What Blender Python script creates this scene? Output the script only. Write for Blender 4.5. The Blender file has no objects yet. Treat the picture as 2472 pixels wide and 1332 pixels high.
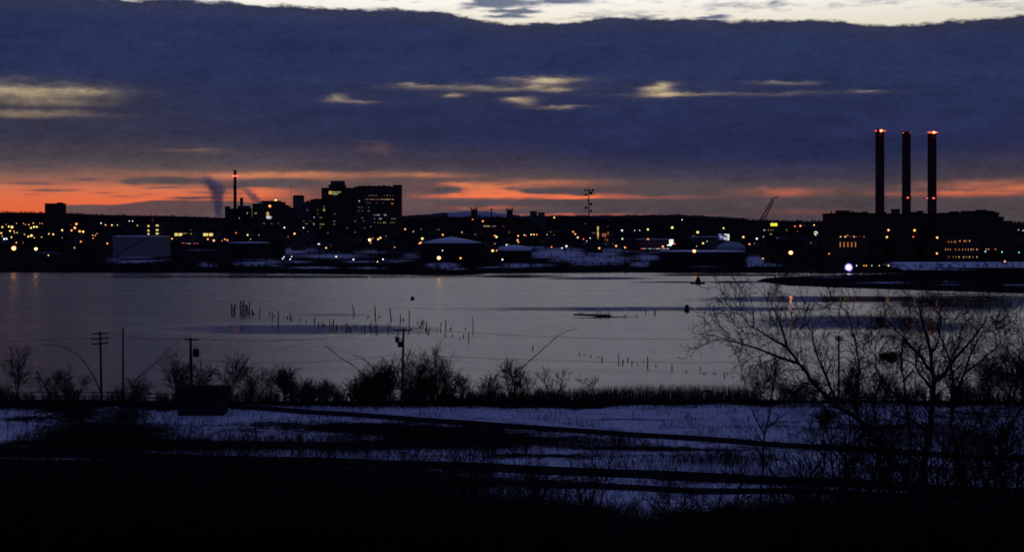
import bpy, math, random
import numpy as np
from mathutils import Vector

# ------------------------------------------------------------------ camera, world, exposure
SC = bpy.context.scene
COL = SC.collection
F = 3700.0          # focal length in photo pixels (photo 2472 x 1332)
CX, HY = 1236.0, 535.0   # image column of the view axis, row of the horizon
H = 28.0            # camera height over the water

cam_data = bpy.data.cameras.new('camera')
cam_data.sensor_fit = 'HORIZONTAL'
cam_data.sensor_width = 36.0
cam_data.lens = 36.0 * F / 2472.0
cam_data.shift_y = -(666.0 - HY) / 2472.0
cam_data.clip_start = 0.5
cam_data.clip_end = 40000.0
cam = bpy.data.objects.new('camera', cam_data)
cam.location = (0, 0, H)
cam.rotation_euler = (math.radians(90), 0, 0)
COL.objects.link(cam)
SC.camera = cam

SC.view_settings.view_transform = 'Standard'
SC.view_settings.look = 'None'
SC.view_settings.exposure = 0.0
SC.view_settings.gamma = 1.0
SC.view_settings.use_curve_mapping = False
SC.render.engine = 'CYCLES'
SC.cycles.use_denoising = True
SC.cycles.filter_width = 1.7
SC.cycles.max_bounces = 5
SC.cycles.diffuse_bounces = 2
SC.cycles.glossy_bounces = 3
SC.cycles.transparent_max_bounces = 8
SC.cycles.volume_bounces = 2
SC.cycles.caustics_reflective = False
SC.cycles.caustics_refractive = False
SC.cycles.sample_clamp_indirect = 4.0


class X:
    """A shader value with arithmetic: every operation adds a math node."""
    nt = None

    def __init__(s, v):
        s.v = v

    @staticmethod
    def op(name, *a, clamp=False):
        n = X.nt.nodes.new('ShaderNodeMath')
        n.operation = name
        n.use_clamp = clamp
        for i, q in enumerate(a):
            q = q.v if isinstance(q, X) else q
            if isinstance(q, (int, float)):
                n.inputs[i].default_value = q
            else:
                X.nt.links.new(q, n.inputs[i])
        return X(n.outputs[0])

    def __add__(s, o): return X.op('ADD', s, o)
    __radd__ = __add__
    def __sub__(s, o): return X.op('SUBTRACT', s, o)
    def __rsub__(s, o): return X.op('SUBTRACT', o, s)
    def __mul__(s, o): return X.op('MULTIPLY', s, o)
    __rmul__ = __mul__
    def __truediv__(s, o): return X.op('DIVIDE', s, o)
    def max(s, o): return X.op('MAXIMUM', s, o)
    def min(s, o): return X.op('MINIMUM', s, o)
    def clamp(s): return X.op('ADD', s, 0.0, clamp=True)


def link_or_set(nt, sock, v):
    v = v.v if isinstance(v, X) else v
    if hasattr(v, 'node'):
        nt.links.new(v, sock)
    else:
        sock.default_value = v


def sstep(x, a, b, lo=0.0, hi=1.0):
    n = X.nt.nodes.new('ShaderNodeMapRange')
    n.interpolation_type = 'SMOOTHSTEP'
    link_or_set(X.nt, n.inputs[0], x)
    if a > b:
        a, b, lo, hi = b, a, hi, lo
    for i, q in zip((1, 2, 3, 4), (a, b, lo, hi)):
        link_or_set(X.nt, n.inputs[i], q)
    return X(n.outputs[0])


def comb(x, y, z):
    n = X.nt.nodes.new('ShaderNodeCombineXYZ')
    for i, q in enumerate((x, y, z)):
        link_or_set(X.nt, n.inputs[i], q)
    return n.outputs[0]


def noise(vec, scale=1.0, detail=4.0, rough=0.55, dist=0.0):
    n = X.nt.nodes.new('ShaderNodeTexNoise')
    link_or_set(X.nt, n.inputs['Vector'], vec)
    n.inputs['Scale'].default_value = scale
    n.inputs['Detail'].default_value = detail
    n.inputs['Roughness'].default_value = rough
    n.inputs['Distortion'].default_value = dist
    return X(n.outputs['Fac'])


def mixc(f, a, b):
    n = X.nt.nodes.new('ShaderNodeMix')
    n.data_type = 'RGBA'
    link_or_set(X.nt, n.inputs[0], f)
    for i, q in ((6, a), (7, b)):
        if isinstance(q, tuple):
            n.inputs[i].default_value = (q[0], q[1], q[2], 1)
        else:
            X.nt.links.new(q, n.inputs[i])
    return n.outputs[2]


def scalec(c, f):
    n = X.nt.nodes.new('ShaderNodeVectorMath')
    n.operation = 'SCALE'
    if isinstance(c, tuple):
        n.inputs[0].default_value = c[:3]
    else:
        X.nt.links.new(c, n.inputs[0])
    link_or_set(X.nt, n.inputs['Scale'], f)
    return n.outputs[0]


def addc(a, b):
    n = X.nt.nodes.new('ShaderNodeVectorMath')
    n.operation = 'ADD'
    X.nt.links.new(a, n.inputs[0])
    X.nt.links.new(b, n.inputs[1])
    return n.outputs[0]


def ramp(x, pts):
    """colour ramp over pixel-like units"""
    lo, hi = pts[0][0], pts[-1][0]
    n = X.nt.nodes.new('ShaderNodeValToRGB')
    t = (x - lo) / (hi - lo)
    X.nt.links.new(t.v, n.inputs[0])
    e = n.color_ramp.elements
    while len(e) < len(pts):
        e.new(0.5)
    for q, (p, c) in zip(e, pts):
        q.position = (p - lo) / (hi - lo)
        q.color = (c[0], c[1], c[2], 1)
    return n.outputs[0]


def curve1(x, pts):
    """piecewise smooth scalar function of x"""
    xs = [p[0] for p in pts]; ys = [p[1] for p in pts]
    x0, x1, y0, y1 = min(xs), max(xs), min(ys), max(ys)
    n = X.nt.nodes.new('ShaderNodeFloatCurve')
    t = (x - x0) / (x1 - x0)
    X.nt.links.new(t.v, n.inputs['Value'])
    c = n.mapping.curves[0]
    while len(c.points) < len(pts):
        c.points.new(0.5, 0.5)
    for q, (a, b) in zip(c.points, pts):
        q.location = ((a - x0) / (x1 - x0), (b - y0) / (y1 - y0))
        q.handle_type = 'AUTO_CLAMPED'
    n.mapping.update()
    return X(n.outputs[0]) * (y1 - y0) + y0


def gsum(vec, items, base=0.0):
    """sum of soft ellipses (x, y, rx, ry, weight) over the sky's angles; vec holds (column, row, 0)"""
    tot = base
    for (a, b, rx, ry, w) in items:
        a = CX + F * math.atan((a - CX) / F)
        n = X.nt.nodes.new('ShaderNodeVectorMath')
        n.operation = 'MULTIPLY_ADD'
        X.nt.links.new(vec, n.inputs[0])
        n.inputs[1].default_value = (1.0 / rx, 1.0 / ry, 0)
        n.inputs[2].default_value = (-a / rx, -b / ry, 0)
        d = X.nt.nodes.new('ShaderNodeVectorMath')
        d.operation = 'DOT_PRODUCT'
        X.nt.links.new(n.outputs[0], d.inputs[0])
        X.nt.links.new(n.outputs[0], d.inputs[1])
        e = X.op('POWER', math.exp(-1.0), X(d.outputs['Value']))
        tot = X.op('MULTIPLY_ADD', e, w, tot)
    return tot


def build_world():
    w = bpy.data.worlds.new('World')
    SC.world = w
    w.use_nodes = True
    w.cycles.sampling_method = 'MANUAL'
    w.cycles.sample_map_resolution = 512
    nt = w.node_tree
    X.nt = nt
    nt.nodes.clear()
    out = nt.nodes.new('ShaderNodeOutputWorld')
    tc = nt.nodes.new('ShaderNodeTexCoord')
    sep = nt.nodes.new('ShaderNodeSeparateXYZ')
    nt.links.new(tc.outputs['Generated'], sep.inputs[0])
    x, y, z = (X(o) for o in sep.outputs)
    hor = X.op('SQRT', x * x + y * y).max(0.02)
    az = X.op('ARCTAN2', x, y) * F          # azimuth from the view axis, in photo pixels
    el = z / hor * F                        # tangent of elevation, in photo pixels
    px = az + CX
    py = HY - el
    # noises on the direction itself: flattened so that clouds lie in layers
    n_lo = noise(comb(x * 5.0, y * 5.0, z * 34.0), 1.0, 3.0, 0.55) - 0.5
    n_md = noise(comb(x * 16.0, y * 16.0, z * 110.0), 1.0, 4.0, 0.6) - 0.5
    n_hi = noise(comb(x * 70.0, y * 70.0, z * 300.0), 1.0, 4.0, 0.62) - 0.5
    n_fn = noise(comb(x * 260.0, y * 260.0, z * 420.0), 1.0, 3.0, 0.75) - 0.5
    n_st = noise(comb(x * 26.0, y * 26.0, z * 520.0), 1.0, 3.0, 0.6) - 0.5
    n_pf = noise(comb(x * 60.0, y * 60.0, z * 110.0), 1.0, 3.0, 0.62) - 0.5

    def bgnode(col):
        b = nt.nodes.new('ShaderNodeBackground')
        nt.links.new(col, b.inputs[0])
        b.inputs[1].default_value = 1.0
        return b.outputs[0]

    def mixs(f, a, b):
        m = nt.nodes.new('ShaderNodeMixShader')
        link_or_set(nt, m.inputs[0], f)
        nt.links.new(a, m.inputs[1])
        nt.links.new(b, m.inputs[2])
        return m.outputs[0]

    # --- clear dusk sky behind the clouds
    clear = ramp(el, [(-60, (0.45, 0.075, 0.035)), (0, (0.80, 0.12, 0.042)), (55, (0.77, 0.15, 0.066)),
                      (95, (0.54, 0.18, 0.10)), (140, (0.40, 0.18, 0.11)), (230, (0.40, 0.27, 0.17)),
                      (300, (0.50, 0.41, 0.25)), (360, (0.66, 0.56, 0.36)), (470, (0.80, 0.75, 0.63)), (560, (0.98, 0.98, 0.94)),
                      (760, (0.90, 0.92, 1.0)), (1000, (0.66, 0.71, 0.83)), (1500, (0.20, 0.27, 0.42)), (2600, (0.06, 0.085, 0.17)),
                      (5200, (0.035, 0.05, 0.11))])
    glow = X.op('EXPONENT', az * az * (-1.0 / 3600.0 ** 2)) * 0.94 + 0.06
    sky = nt.nodes.new('ShaderNodeTexSky')
    sky.sky_type = 'NISHITA'
    sky.sun_disc = False
    sky.sun_elevation = math.radians(0.0)
    sky.sun_rotation = math.radians(0.0)
    sky.altitude = 30
    clear = addc(scalec(clear, glow), scalec(sky.outputs[0], 0.012))

    top = curve1(px, [(-3200, -40), (-700, -25), (0, 13), (420, 11), (800, 21), (1010, 24), (1150, 46), (1260, 55),
                      (1420, 46), (1500, 42), (1640, 46), (1760, 52), (1900, 54), (2030, 62), (2075, 72),
                      (2260, 69), (2370, 63), (2472, 61), (2800, 45), (4200, -20), (5600, -50)])
    edge = py - top + n_pf * 24.0 + n_hi * 15.0
    bank = sstep(edge, -2.0, 8.0)
    rim = curve1(px, [(-3000, 430), (-400, 408), (0, 402), (150, 404), (330, 400), (520, 404), (700, 408), (1000, 412),
                      (1250, 414), (1450, 432), (1700, 440), (2000, 446), (2200, 432), (2472, 420), (3200, 430), (5400, 440)])
    under = sstep(py + n_md * 40.0 + n_lo * 22.0 - rim, -16.0, 18.0)
    mott = (1.0 + n_lo * 0.7 + n_md * 0.5 + n_hi * 0.3 + n_pf * 0.45 + n_fn * 0.6).max(0.3)
    side = sstep(X.op('ABSOLUTE', az), 2600.0, 7000.0)
    dusk = (0.036, 0.047, 0.152)

    def bank_sky(detail):
        vec = comb(px + n_md * 120.0 + n_hi * 50.0, py + n_md * 26.0 + n_hi * 17.0, 0.0)
        tg = sstep(py, 200.0, 420.0) * sstep(px, 1500.0, 100.0) * 0.95 + sstep(edge, 60.0, 0.0) * 0.55
        wr = sstep(py - rim, -80.0, 12.0) * 0.9
        cov = None
        if detail:
            gaps = gsum(vec, [
                (30, 236, 170, 18, 0.72), (110, 262, 100, 9, 0.4), (70, 288, 150, 7, 0.42), (200, 230, 60, 6, 0.5),
                (1330, 195, 62, 7, 0.95), (1285, 207, 45, 4, 0.4), (1262, 242, 28, 7, 0.7), (1330, 216, 40, 4, 0.5),
                (1592, 215, 32, 12, 0.95), (1605, 230, 50, 4.5, 0.8), (1690, 229, 45, 3, 0.3), (820, 242, 26, 8, 0.5),
                (870, 250, 40, 4, 0.4), (1010, 206, 36, 4, 0.4), (1090, 230, 26, 5, 0.5), (2095, 229, 30, 3.5, 0.36),
                (1900, 206, 60, 4, 0.22), (1800, 230, 240, 4, 0.12), (1340, 258, 60, 4, 0.4), (465, 366, 60, 5, 0.3),
                (900, 355, 40, 12, 0.14), (1150, 212, 160, 6, 0.26)])
            cov = (1.0 - gaps * (0.85 + n_hi * 1.6 + n_pf * 1.6)).clamp()
            tg = gsum(comb(px, py, 0.0), [(1300, 222, 700, 30, 0.30), (60, 262, 330, 60, 0.6)], tg)
        ccol = mixc(tg.clamp(), mixc(sstep(py, 120.0, 380.0), (0.0205, 0.031, 0.093), (0.0195, 0.025, 0.076)), (0.042, 0.040, 0.063))
        ccol = mixc(wr, ccol, mixc(sstep(px, 300.0, 1700.0), (0.088, 0.066, 0.076), (0.060, 0.048, 0.068)))
        ccol = mixc(side, scalec(ccol, mott), dusk)
        return bgnode(mixc(cov, clear, ccol) if detail else ccol)

    def low_sky(detail):
        ccol = mixc(sstep(px, 300.0, 1700.0), (0.100, 0.072, 0.080), (0.072, 0.056, 0.066))
        ccol = mixc(side, scalec(ccol, mott), dusk)
        if not detail:
            return bgnode(ccol)
        vec = comb(px + n_md * 110.0 + n_hi * 60.0, py + n_md * 11.0 + n_hi * 8.0, 0.0)
        glows = gsum(vec, [
            (120, 466, 260, 18, 0.30), (400, 464, 190, 16, 0.36), (330, 425, 230, 12, 0.22),
            (110, 488, 170, 9, 0.3), (640, 427, 170, 9, 0.55), (900, 420, 190, 7, 0.5), (625, 464, 70, 14, 0.55),
            (1060, 425, 110, 6, 0.4), (1150, 448, 90, 6, 0.62), (1200, 462, 120, 10, 0.95), (1130, 474, 110, 6, 0.95), (1280, 470, 90, 5, 0.6),
            (1110, 443, 60, 5, 0.5), (1330, 440, 160, 8, 0.36), (1350, 477, 90, 4, 0.8), (1425, 472, 70, 7, 0.8), (1510, 477, 130, 5, 0.36), (1650, 477, 90, 6, 0.22),
            (1180, 501, 110, 6, 0.42), (1420, 520, 260, 5, 0.42), (1890, 465, 90, 10, 0.36), (1950, 512, 150, 9, 0.22),
            (2170, 472, 80, 6, 0.15), (2350, 471, 150, 7, 0.5), (2400, 446, 170, 10, 0.28), (2460, 458, 120, 7, 0.45),
            (2900, 460, 300, 14, 0.6)])
        darks = gsum(comb(px + n_md * 90.0, py + n_md * 7.0 + n_hi * 5.0, 0.0), [
            (128, 463, 85, 4.5, 0.8), (75, 473, 40, 3, 0.6), (255, 469, 36, 3.2, 0.7), (285, 476, 50, 3, 0.7), (325, 441, 22, 7, 0.6),
            (410, 438, 70, 9, 0.7), (480, 478, 70, 4, 0.5), (700, 440, 60, 10, 0.5), (1290, 462, 40, 5, 0.7), (1235, 455, 25, 3, 0.5), (400, 456, 40, 3, 0.5), (350, 471, 30, 3, 0.5), (620, 447, 70, 8, 0.6), (70, 447, 60, 4, 0.45), (510, 466, 60, 4, 0.5),
            (200, 436, 30, 3, 0.35), (440, 480, 40, 3, 0.45), (560, 455, 40, 5, 0.4), (1340, 462, 50, 6, 0.8), (1400, 468, 26, 5, 0.6), (1080, 458, 30, 8, 0.7)])
        soft = gsum(comb(px + n_lo * 120.0, py + n_md * 12.0, 0.0), [(30, 500, 640, 58, 0.95), (-200, 480, 500, 60, 0.4), (640, 425, 240, 22, 0.28), (2400, 455, 260, 24, 0.25), (1900, 464, 170, 16, 0.2), (1300, 446, 260, 18, 0.22)])
        op = soft + (glows * (0.86 + n_st * 1.5 + n_hi * 1.3 + n_pf * 0.9) - darks * (1.0 + n_hi * 1.4)).max(-0.9)
        lit = mixc(sstep(op, 0.0, 1.12), ccol, clear)
        # a low grey bank lies on the hills left of the steam
        crest = curve1(px, [(-3000, 560), (120, 560), (150, 494), (250, 495), (350, 488), (450, 483), (560, 485), (650, 498), (760, 560), (5500, 561)])
        low = sstep(py - crest + n_hi * 5.0 + n_pf * 5.0, -1.0, 4.0) * 0.94
        return bgnode(mixc(low, lit, scalec((0.092, 0.070, 0.078), mott)))

    def upper_sky(detail):
        v = n_md * 1.2 + n_lo * 1.0 + n_hi * 0.5 + sstep(el, 700.0, 1500.0) * 0.55 + sstep(px, 1100.0, 100.0) * (0.22 + sstep(el, 545.0, 640.0) * 0.45)
        if detail:
            v = gsum(comb(px + n_md * 120.0 + n_hi * 50.0, py + n_md * 26.0 + n_hi * 17.0, 0.0),
                     [(1190, 8, 60, 9, 0.5), (1250, 26, 60, 5, 0.4), (1215, 38, 70, 6, 0.45),
                      (1370, 4, 45, 6, 0.45), (2400, 18, 34, 7, 0.5), (1720, 46, 40, 5, 0.35)], v)
        ucol = mixc(sstep(el, 520.0, 800.0), (0.15, 0.17, 0.24), (0.040, 0.051, 0.160))
        ucol = mixc(sstep(px, 1000.0, 100.0) * sstep(el, 1700.0, 800.0) * sstep(el, 520.0, 620.0), ucol, (0.056, 0.045, 0.068))
        ucol = mixc(side, scalec(ucol, mott), dusk)
        return bgnode(mixc(sstep(v, 0.02, 0.36), clear, ucol))

    def whole(detail):
        return mixs(under, mixs(bank, upper_sky(detail), bank_sky(detail)), low_sky(detail))

    zone = X.op('GREATER_THAN', X.op('ABSOLUTE', az), 3300.0)
    nt.links.new(mixs(zone, whole(True), whole(False)), out.inputs[0])


build_world()
# ------------------------------------------------------------------ helpers
RNG = random.Random(7)
NP = np.random.default_rng(11)


def P(px, py, Y):
    return Vector(((px - CX) / F * Y, Y, H - (py - HY) / F * Y))


def gauss(a, s):
    return np.exp(-(a / s) ** 2)


def ss(x, a, b):
    t = np.clip((np.asarray(x, float) - a) / (b - a), 0, 1)
    return t * t * (3 - 2 * t)


class MB:
    """collects shapes; build() links them as one mesh object"""
    def __init__(s):
        s.v = []; s.f = []; s.n = 0

    def add(s, verts, faces):
        o = s.n
        s.v.extend(tuple(map(float, q)) for q in verts)
        s.f.extend(tuple(i + o for i in q) for q in faces)
        s.n += len(verts)
        return s

    def box(s, x0, x1, y0, y1, z0, z1):
        return s.add([(x0, y0, z0), (x1, y0, z0), (x1, y1, z0), (x0, y1, z0), (x0, y0, z1), (x1, y0, z1), (x1, y1, z1), (x0, y1, z1)],
                     [(0, 3, 2, 1), (4, 5, 6, 7), (0, 1, 5, 4), (1, 2, 6, 5), (2, 3, 7, 6), (3, 0, 4, 7)])

    def prism(s, poly, y0, y1):
        """polygon in x,z pushed from y0 to y1"""
        n = len(poly)
        v = [(a, y0, b) for a, b in poly] + [(a, y1, b) for a, b in poly]
        f = [tuple(range(n)), tuple(range(2 * n - 1, n - 1, -1))]
        f += [(i, i + n, (i + 1) % n + n, (i + 1) % n) for i in range(n)]
        return s.add(v, f)

    def lathe(s, prof, n=24, cx=0, cy=0, cap=True):
        v = []; f = []
        m = len(prof)
        for i in range(n):
            a = 2 * math.pi * i / n
            for r, z in prof:
                v.append((cx + r * math.cos(a), cy + r * math.sin(a), z))
        for i in range(n):
            j = (i + 1) % n
            for k in range(m - 1):
                f.append((i * m + k, j * m + k, j * m + k + 1, i * m + k + 1))
        if cap:
            f.append(tuple(i * m for i in range(n - 1, -1, -1)))
            f.append(tuple(i * m + m - 1 for i in range(n)))
        return s.add(v, f)

    def tube(s, pts, rad, n=6):
        pts = [Vector(p) for p in pts]
        if not hasattr(rad, '__len__'):
            rad = [rad] * len(pts)
        v = []; f = []
        for i, p in enumerate(pts):
            d = (pts[min(i + 1, len(pts) - 1)] - pts[max(i - 1, 0)])
            d = d.normalized() if d.length > 1e-9 else Vector((0, 0, 1))
            up = Vector((0, 0, 1)) if abs(d.z) < 0.9 else Vector((1, 0, 0))
            a = d.cross(up).normalized(); b = d.cross(a)
            for k in range(n):
                t = 2 * math.pi * k / n
                q = p + (a * math.cos(t) + b * math.sin(t)) * rad[i]
                v.append(tuple(q))
        for i in range(len(pts) - 1):
            for k in range(n):
                l = (k + 1) % n
                f.append((i * n + k, i * n + l, (i + 1) * n + l, (i + 1) * n + k))
        f.append(tuple(range(n - 1, -1, -1)))
        f.append(tuple((len(pts) - 1) * n + k for k in range(n)))
        return s.add(v, f)

    def blob(s, c, rx, ry, rz, jit=0.0, nu=8, nv=5):
        v = [(c[0], c[1], c[2] - rz)]; f = []
        for j in range(1, nv):
            ph = -math.pi / 2 + math.pi * j / nv
            for i in range(nu):
                t = 2 * math.pi * i / nu
                q = 1 + RNG.uniform(-jit, jit)
                v.append((c[0] + rx * q * math.cos(ph) * math.cos(t), c[1] + ry * q * math.cos(ph) * math.sin(t), c[2] + rz * q * math.sin(ph)))
        v.append((c[0], c[1], c[2] + rz))
        for i in range(nu):
            l = (i + 1) % nu
            f.append((0, 1 + l, 1 + i))
            for j in range(nv - 2):
                f.append((1 + j * nu + i, 1 + j * nu + l, 1 + (j + 1) * nu + l, 1 + (j + 1) * nu + i))
            f.append((1 + (nv - 2) * nu + i, 1 + (nv - 2) * nu + l, len(v) - 1))
        return s.add(v, f)

    def mesh(s, name, mat, smooth=False):
        m = bpy.data.meshes.new(name)
        m.from_pydata(s.v, [], s.f)
        if mat:
            m.materials.append(mat)
        if smooth:
            m.polygons.foreach_set('use_smooth', [True] * len(m.polygons))
        return m

    def build(s, name, mat, parent=None, loc=(0, 0, 0), smooth=False):
        return obj(name, s.mesh(name, mat, smooth), parent, loc)


def obj(name, mesh, parent=None, loc=(0, 0, 0), scale=None):
    o = bpy.data.objects.new(name, mesh)
    COL.objects.link(o)
    o.location = loc
    if scale:
        o.scale = scale
    if parent:
        o.parent = parent
    return o


def tag(o, label=None, cat=None, group=None, kind=None):
    if label: o['label'] = label
    if cat: o['category'] = cat
    if group: o['group'] = group
    if kind: o['kind'] = kind
    return o


def thing(name, label, cat, loc=(0, 0, 0), group=None, rz=0.0):
    o = bpy.data.objects.new(name, None)
    o.empty_display_size = 0.3
    COL.objects.link(o)
    o.location = loc
    o.rotation_euler = (0, 0, rz)
    return tag(o, label, cat, group)


def np_mesh(name, verts, quads, mat=None):
    """verts (N,3), quads (M,4) arrays"""
    m = bpy.data.meshes.new(name)
    m.vertices.add(len(verts))
    m.vertices.foreach_set('co', np.asarray(verts, np.float32).ravel())
    nf = len(quads)
    m.loops.add(nf * 4)
    m.loops.foreach_set('vertex_index', np.asarray(quads, np.int32).ravel())
    m.polygons.add(nf)
    m.polygons.foreach_set('loop_start', np.arange(0, nf * 4, 4, dtype=np.int32))
    m.polygons.foreach_set('loop_total', np.full(nf, 4, np.int32))
    m.update(calc_edges=True)
    if mat:
        m.materials.append(mat)
    return m


def seg_mesh(name, segs, mat, n=3):
    """segs (N,8): p0, p1, r0, r1 -> n-sided twigs"""
    S = np.asarray(segs, float)
    p0, p1, r0, r1 = S[:, 0:3], S[:, 3:6], S[:, 6], S[:, 7]
    d = p1 - p0
    L = np.linalg.norm(d, axis=1, keepdims=True) + 1e-9
    d = d / L
    up = np.where(np.abs(d[:, 2:3]) < 0.9, np.array([[0, 0, 1.0]]), np.array([[1.0, 0, 0]]))
    a = np.cross(d, up); a /= np.linalg.norm(a, axis=1, keepdims=True) + 1e-9
    b = np.cross(d, a)
    N = len(S)
    V = np.zeros((N, 2, n, 3))
    for k in range(n):
        t = 2 * math.pi * k / n
        w = a * math.cos(t) + b * math.sin(t)
        V[:, 0, k] = p0 + w * r0[:, None]
        V[:, 1, k] = p1 + w * r1[:, None]
    V = V.reshape(-1, 3)
    base = (np.arange(N) * 2 * n)[:, None]
    Q = []
    for k in range(n):
        l = (k + 1) % n
        Q.append(np.hstack([base + k, base + l, base + n + l, base + n + k]))
    Q = np.stack(Q, 1).reshape(-1, 4)
    return np_mesh(name, V, Q, mat)


ONES = ['zeroth', 'first', 'second', 'third', 'fourth', 'fifth', 'sixth', 'seventh', 'eighth', 'ninth', 'tenth', 'eleventh', 'twelfth',
        'thirteenth', 'fourteenth', 'fifteenth', 'sixteenth', 'seventeenth', 'eighteenth', 'nineteenth']
TENS = {2: 'twent', 3: 'thirt', 4: 'fort', 5: 'fift', 6: 'sixt', 7: 'sevent', 8: 'eight', 9: 'ninet'}


def ordw(n):
    if n < 20:
        return ONES[n]
    t, o = divmod(n, 10)
    return TENS[t] + 'ieth' if o == 0 else TENS[t] + 'y-' + ONES[o]


# ------------------------------------------------------------------ materials
MATS = {}


def mat(name, col, rough=0.8, var=0.25, scale=1.0, metal=0.0, spec=0.0, bump=0.0, stretch=(1, 1, 1)):
    m = bpy.data.materials.new(name)
    m.use_nodes = True
    nt = m.node_tree
    X.nt = nt
    b = nt.nodes['Principled BSDF']
    tc = nt.nodes.new('ShaderNodeTexCoord')
    mp = nt.nodes.new('ShaderNodeMapping')
    mp.inputs['Scale'].default_value = stretch
    nt.links.new(tc.outputs['Object'], mp.inputs[0])
    n = noise(mp.outputs[0], scale, 4.0, 0.6)
    c = mixc(n, tuple(q * (1 - var) for q in col), tuple(min(1, q * (1 + var)) for q in col))
    nt.links.new(c, b.inputs['Base Color'])
    b.inputs['Roughness'].default_value = rough
    b.inputs['Metallic'].default_value = metal
    b.inputs['Specular IOR Level'].default_value = spec
    if bump:
        bn = nt.nodes.new('ShaderNodeBump')
        bn.inputs['Strength'].default_value = bump
        nt.links.new(n.v, bn.inputs['Height'])
        nt.links.new(bn.outputs[0], b.inputs['Normal'])
    MATS[name] = m
    return m


def emit(name, col, strength):
    m = bpy.data.materials.new(name)
    m.use_nodes = True
    nt = m.node_tree
    b = nt.nodes['Principled BSDF']
    b.inputs['Base Color'].default_value = (0.2, 0.2, 0.2, 1)
    b.inputs['Emission Color'].default_value = (col[0], col[1], col[2], 1)
    b.inputs['Emission Strength'].default_value = strength
    MATS[name] = m
    return m


mat('bark', (0.040, 0.034, 0.030), 0.9, 0.3, 3.0, spec=0.0)
mat('twig', (0.040, 0.033, 0.028), 0.9, 0.3, 2.0, spec=0.0)
mat('dry_reed', (0.085, 0.060, 0.036), 0.9, 0.4, 3.0, spec=0.0)
mat('far_wood', (0.022, 0.019, 0.019), 0.95, 0.3, 0.05, spec=0.0)
mat('old_wood', (0.050, 0.042, 0.036), 0.9, 0.35, 4.0, spec=0.0, stretch=(1, 1, 0.1))
mat('dark_brick', (0.075, 0.045, 0.036), 0.9, 0.25, 0.6, spec=0.0)
mat('brick', (0.11, 0.06, 0.045), 0.9, 0.25, 0.6, spec=0.0)
mat('concrete', (0.10, 0.098, 0.092), 0.9, 0.2, 0.3, spec=0.0)
mat('pale_paint', (0.24, 0.23, 0.225), 0.7, 0.18, 0.25, stretch=(1, 1, 0.15))
mat('dark_paint', (0.034, 0.034, 0.034), 0.7, 0.2, 0.25, stretch=(1, 1, 0.2))
mat('steel', (0.09, 0.09, 0.095), 0.5, 0.2, 2.0, metal=0.4)
mat('black_steel', (0.035, 0.035, 0.037), 0.6, 0.2, 2.0)
mat('tar_roof', (0.022, 0.021, 0.021), 0.95, 0.3, 0.3, spec=0.0)
mat('shingle', (0.050, 0.045, 0.045), 0.95, 0.3, 0.8, spec=0.0)
mat('siding', (0.12, 0.12, 0.115), 0.85, 0.2, 0.5, spec=0.0)
mat('glass_dark', (0.012, 0.013, 0.016), 0.15, 0.2, 1.0, spec=0.5)
mat('snow', (0.78, 0.79, 0.82), 0.75, 0.07, 0.6, spec=0.2)
mat('rubber', (0.02, 0.02, 0.02), 0.9, 0.2, 2.0)
mat('car_paint', (0.06, 0.065, 0.08), 0.35, 0.05, 1.0, spec=0.5)
mat('asphalt', (0.018, 0.018, 0.018), 0.9, 0.3, 1.5, spec=0.0)
mat('rail_steel', (0.05, 0.042, 0.036), 0.5, 0.3, 3.0, metal=0.3)
mat('nest', (0.03, 0.024, 0.018), 0.95, 0.3, 6.0, spec=0.0)

COLS = {'o': (1.0, 0.36, 0.10), 'a': (1.0, 0.52, 0.14), 'y': (1.0, 0.74, 0.20), 'w': (0.85, 0.92, 1.0), 'p': (1.0, 0.72, 0.62),
        'r': (1.0, 0.10, 0.07), 'g': (0.72, 1.0, 0.36), 'c': (0.16, 0.9, 0.75), 'v': (0.62, 0.52, 1.0)}
CNAME = {'o': 'orange', 'a': 'amber', 'y': 'yellow', 'w': 'white', 'p': 'pinkish white', 'r': 'red', 'g': 'greenish', 'c': 'turquoise', 'v': 'violet'}
for k, c in COLS.items():
    emit('lamp_' + k, c, {'r': 2.6, 'c': 1.6, 'o': 2.3, 'a': 2.3, 'y': 2.0, 'w': 2.0}.get(k, 2.2))
    emit('hot_' + k, c, 10.0)
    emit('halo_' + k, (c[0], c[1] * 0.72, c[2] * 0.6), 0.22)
    emit('glow_' + k, c, 0.9)
    emit('dim_' + k, c, 0.13)
    emit('window_' + k, c, 0.42)

# ------------------------------------------------------------------ terrain
SHORE = ([-1200, 0, 500, 700, 860, 1100, 1180, 1500, 1900, 2472, 3700], [870, 850, 842, 830, 815, 800, 830, 848, 838, 832, 840])
SKYLINE = ([-1200, 0, 120, 260, 420, 560, 700, 960, 1060, 1130, 1200, 1260, 1330, 1400, 1440, 1500, 1560, 1640, 1720, 1800, 1900, 2050, 2300, 2472, 3700],
           [512, 509, 510, 515, 518, 523, 523, 521, 520, 519, 520, 523, 521, 519, 523, 521, 519, 520, 523, 527, 529, 532, 533, 535, 532])
BUMPS = [(1380, 915, 75, 42, 4.5), (1500, 905, 60, 30, 2.5), (1200, 880, 45, 16, 1.5), (1835, 885, 26, 22, 6.0), (900, 905, 120, 30, 1.5),
         (330, 900, 60, 18, 1.0), (620, 880, 60, 14, 1.2), (760, 870, 70, 12, 1.0)]


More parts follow.
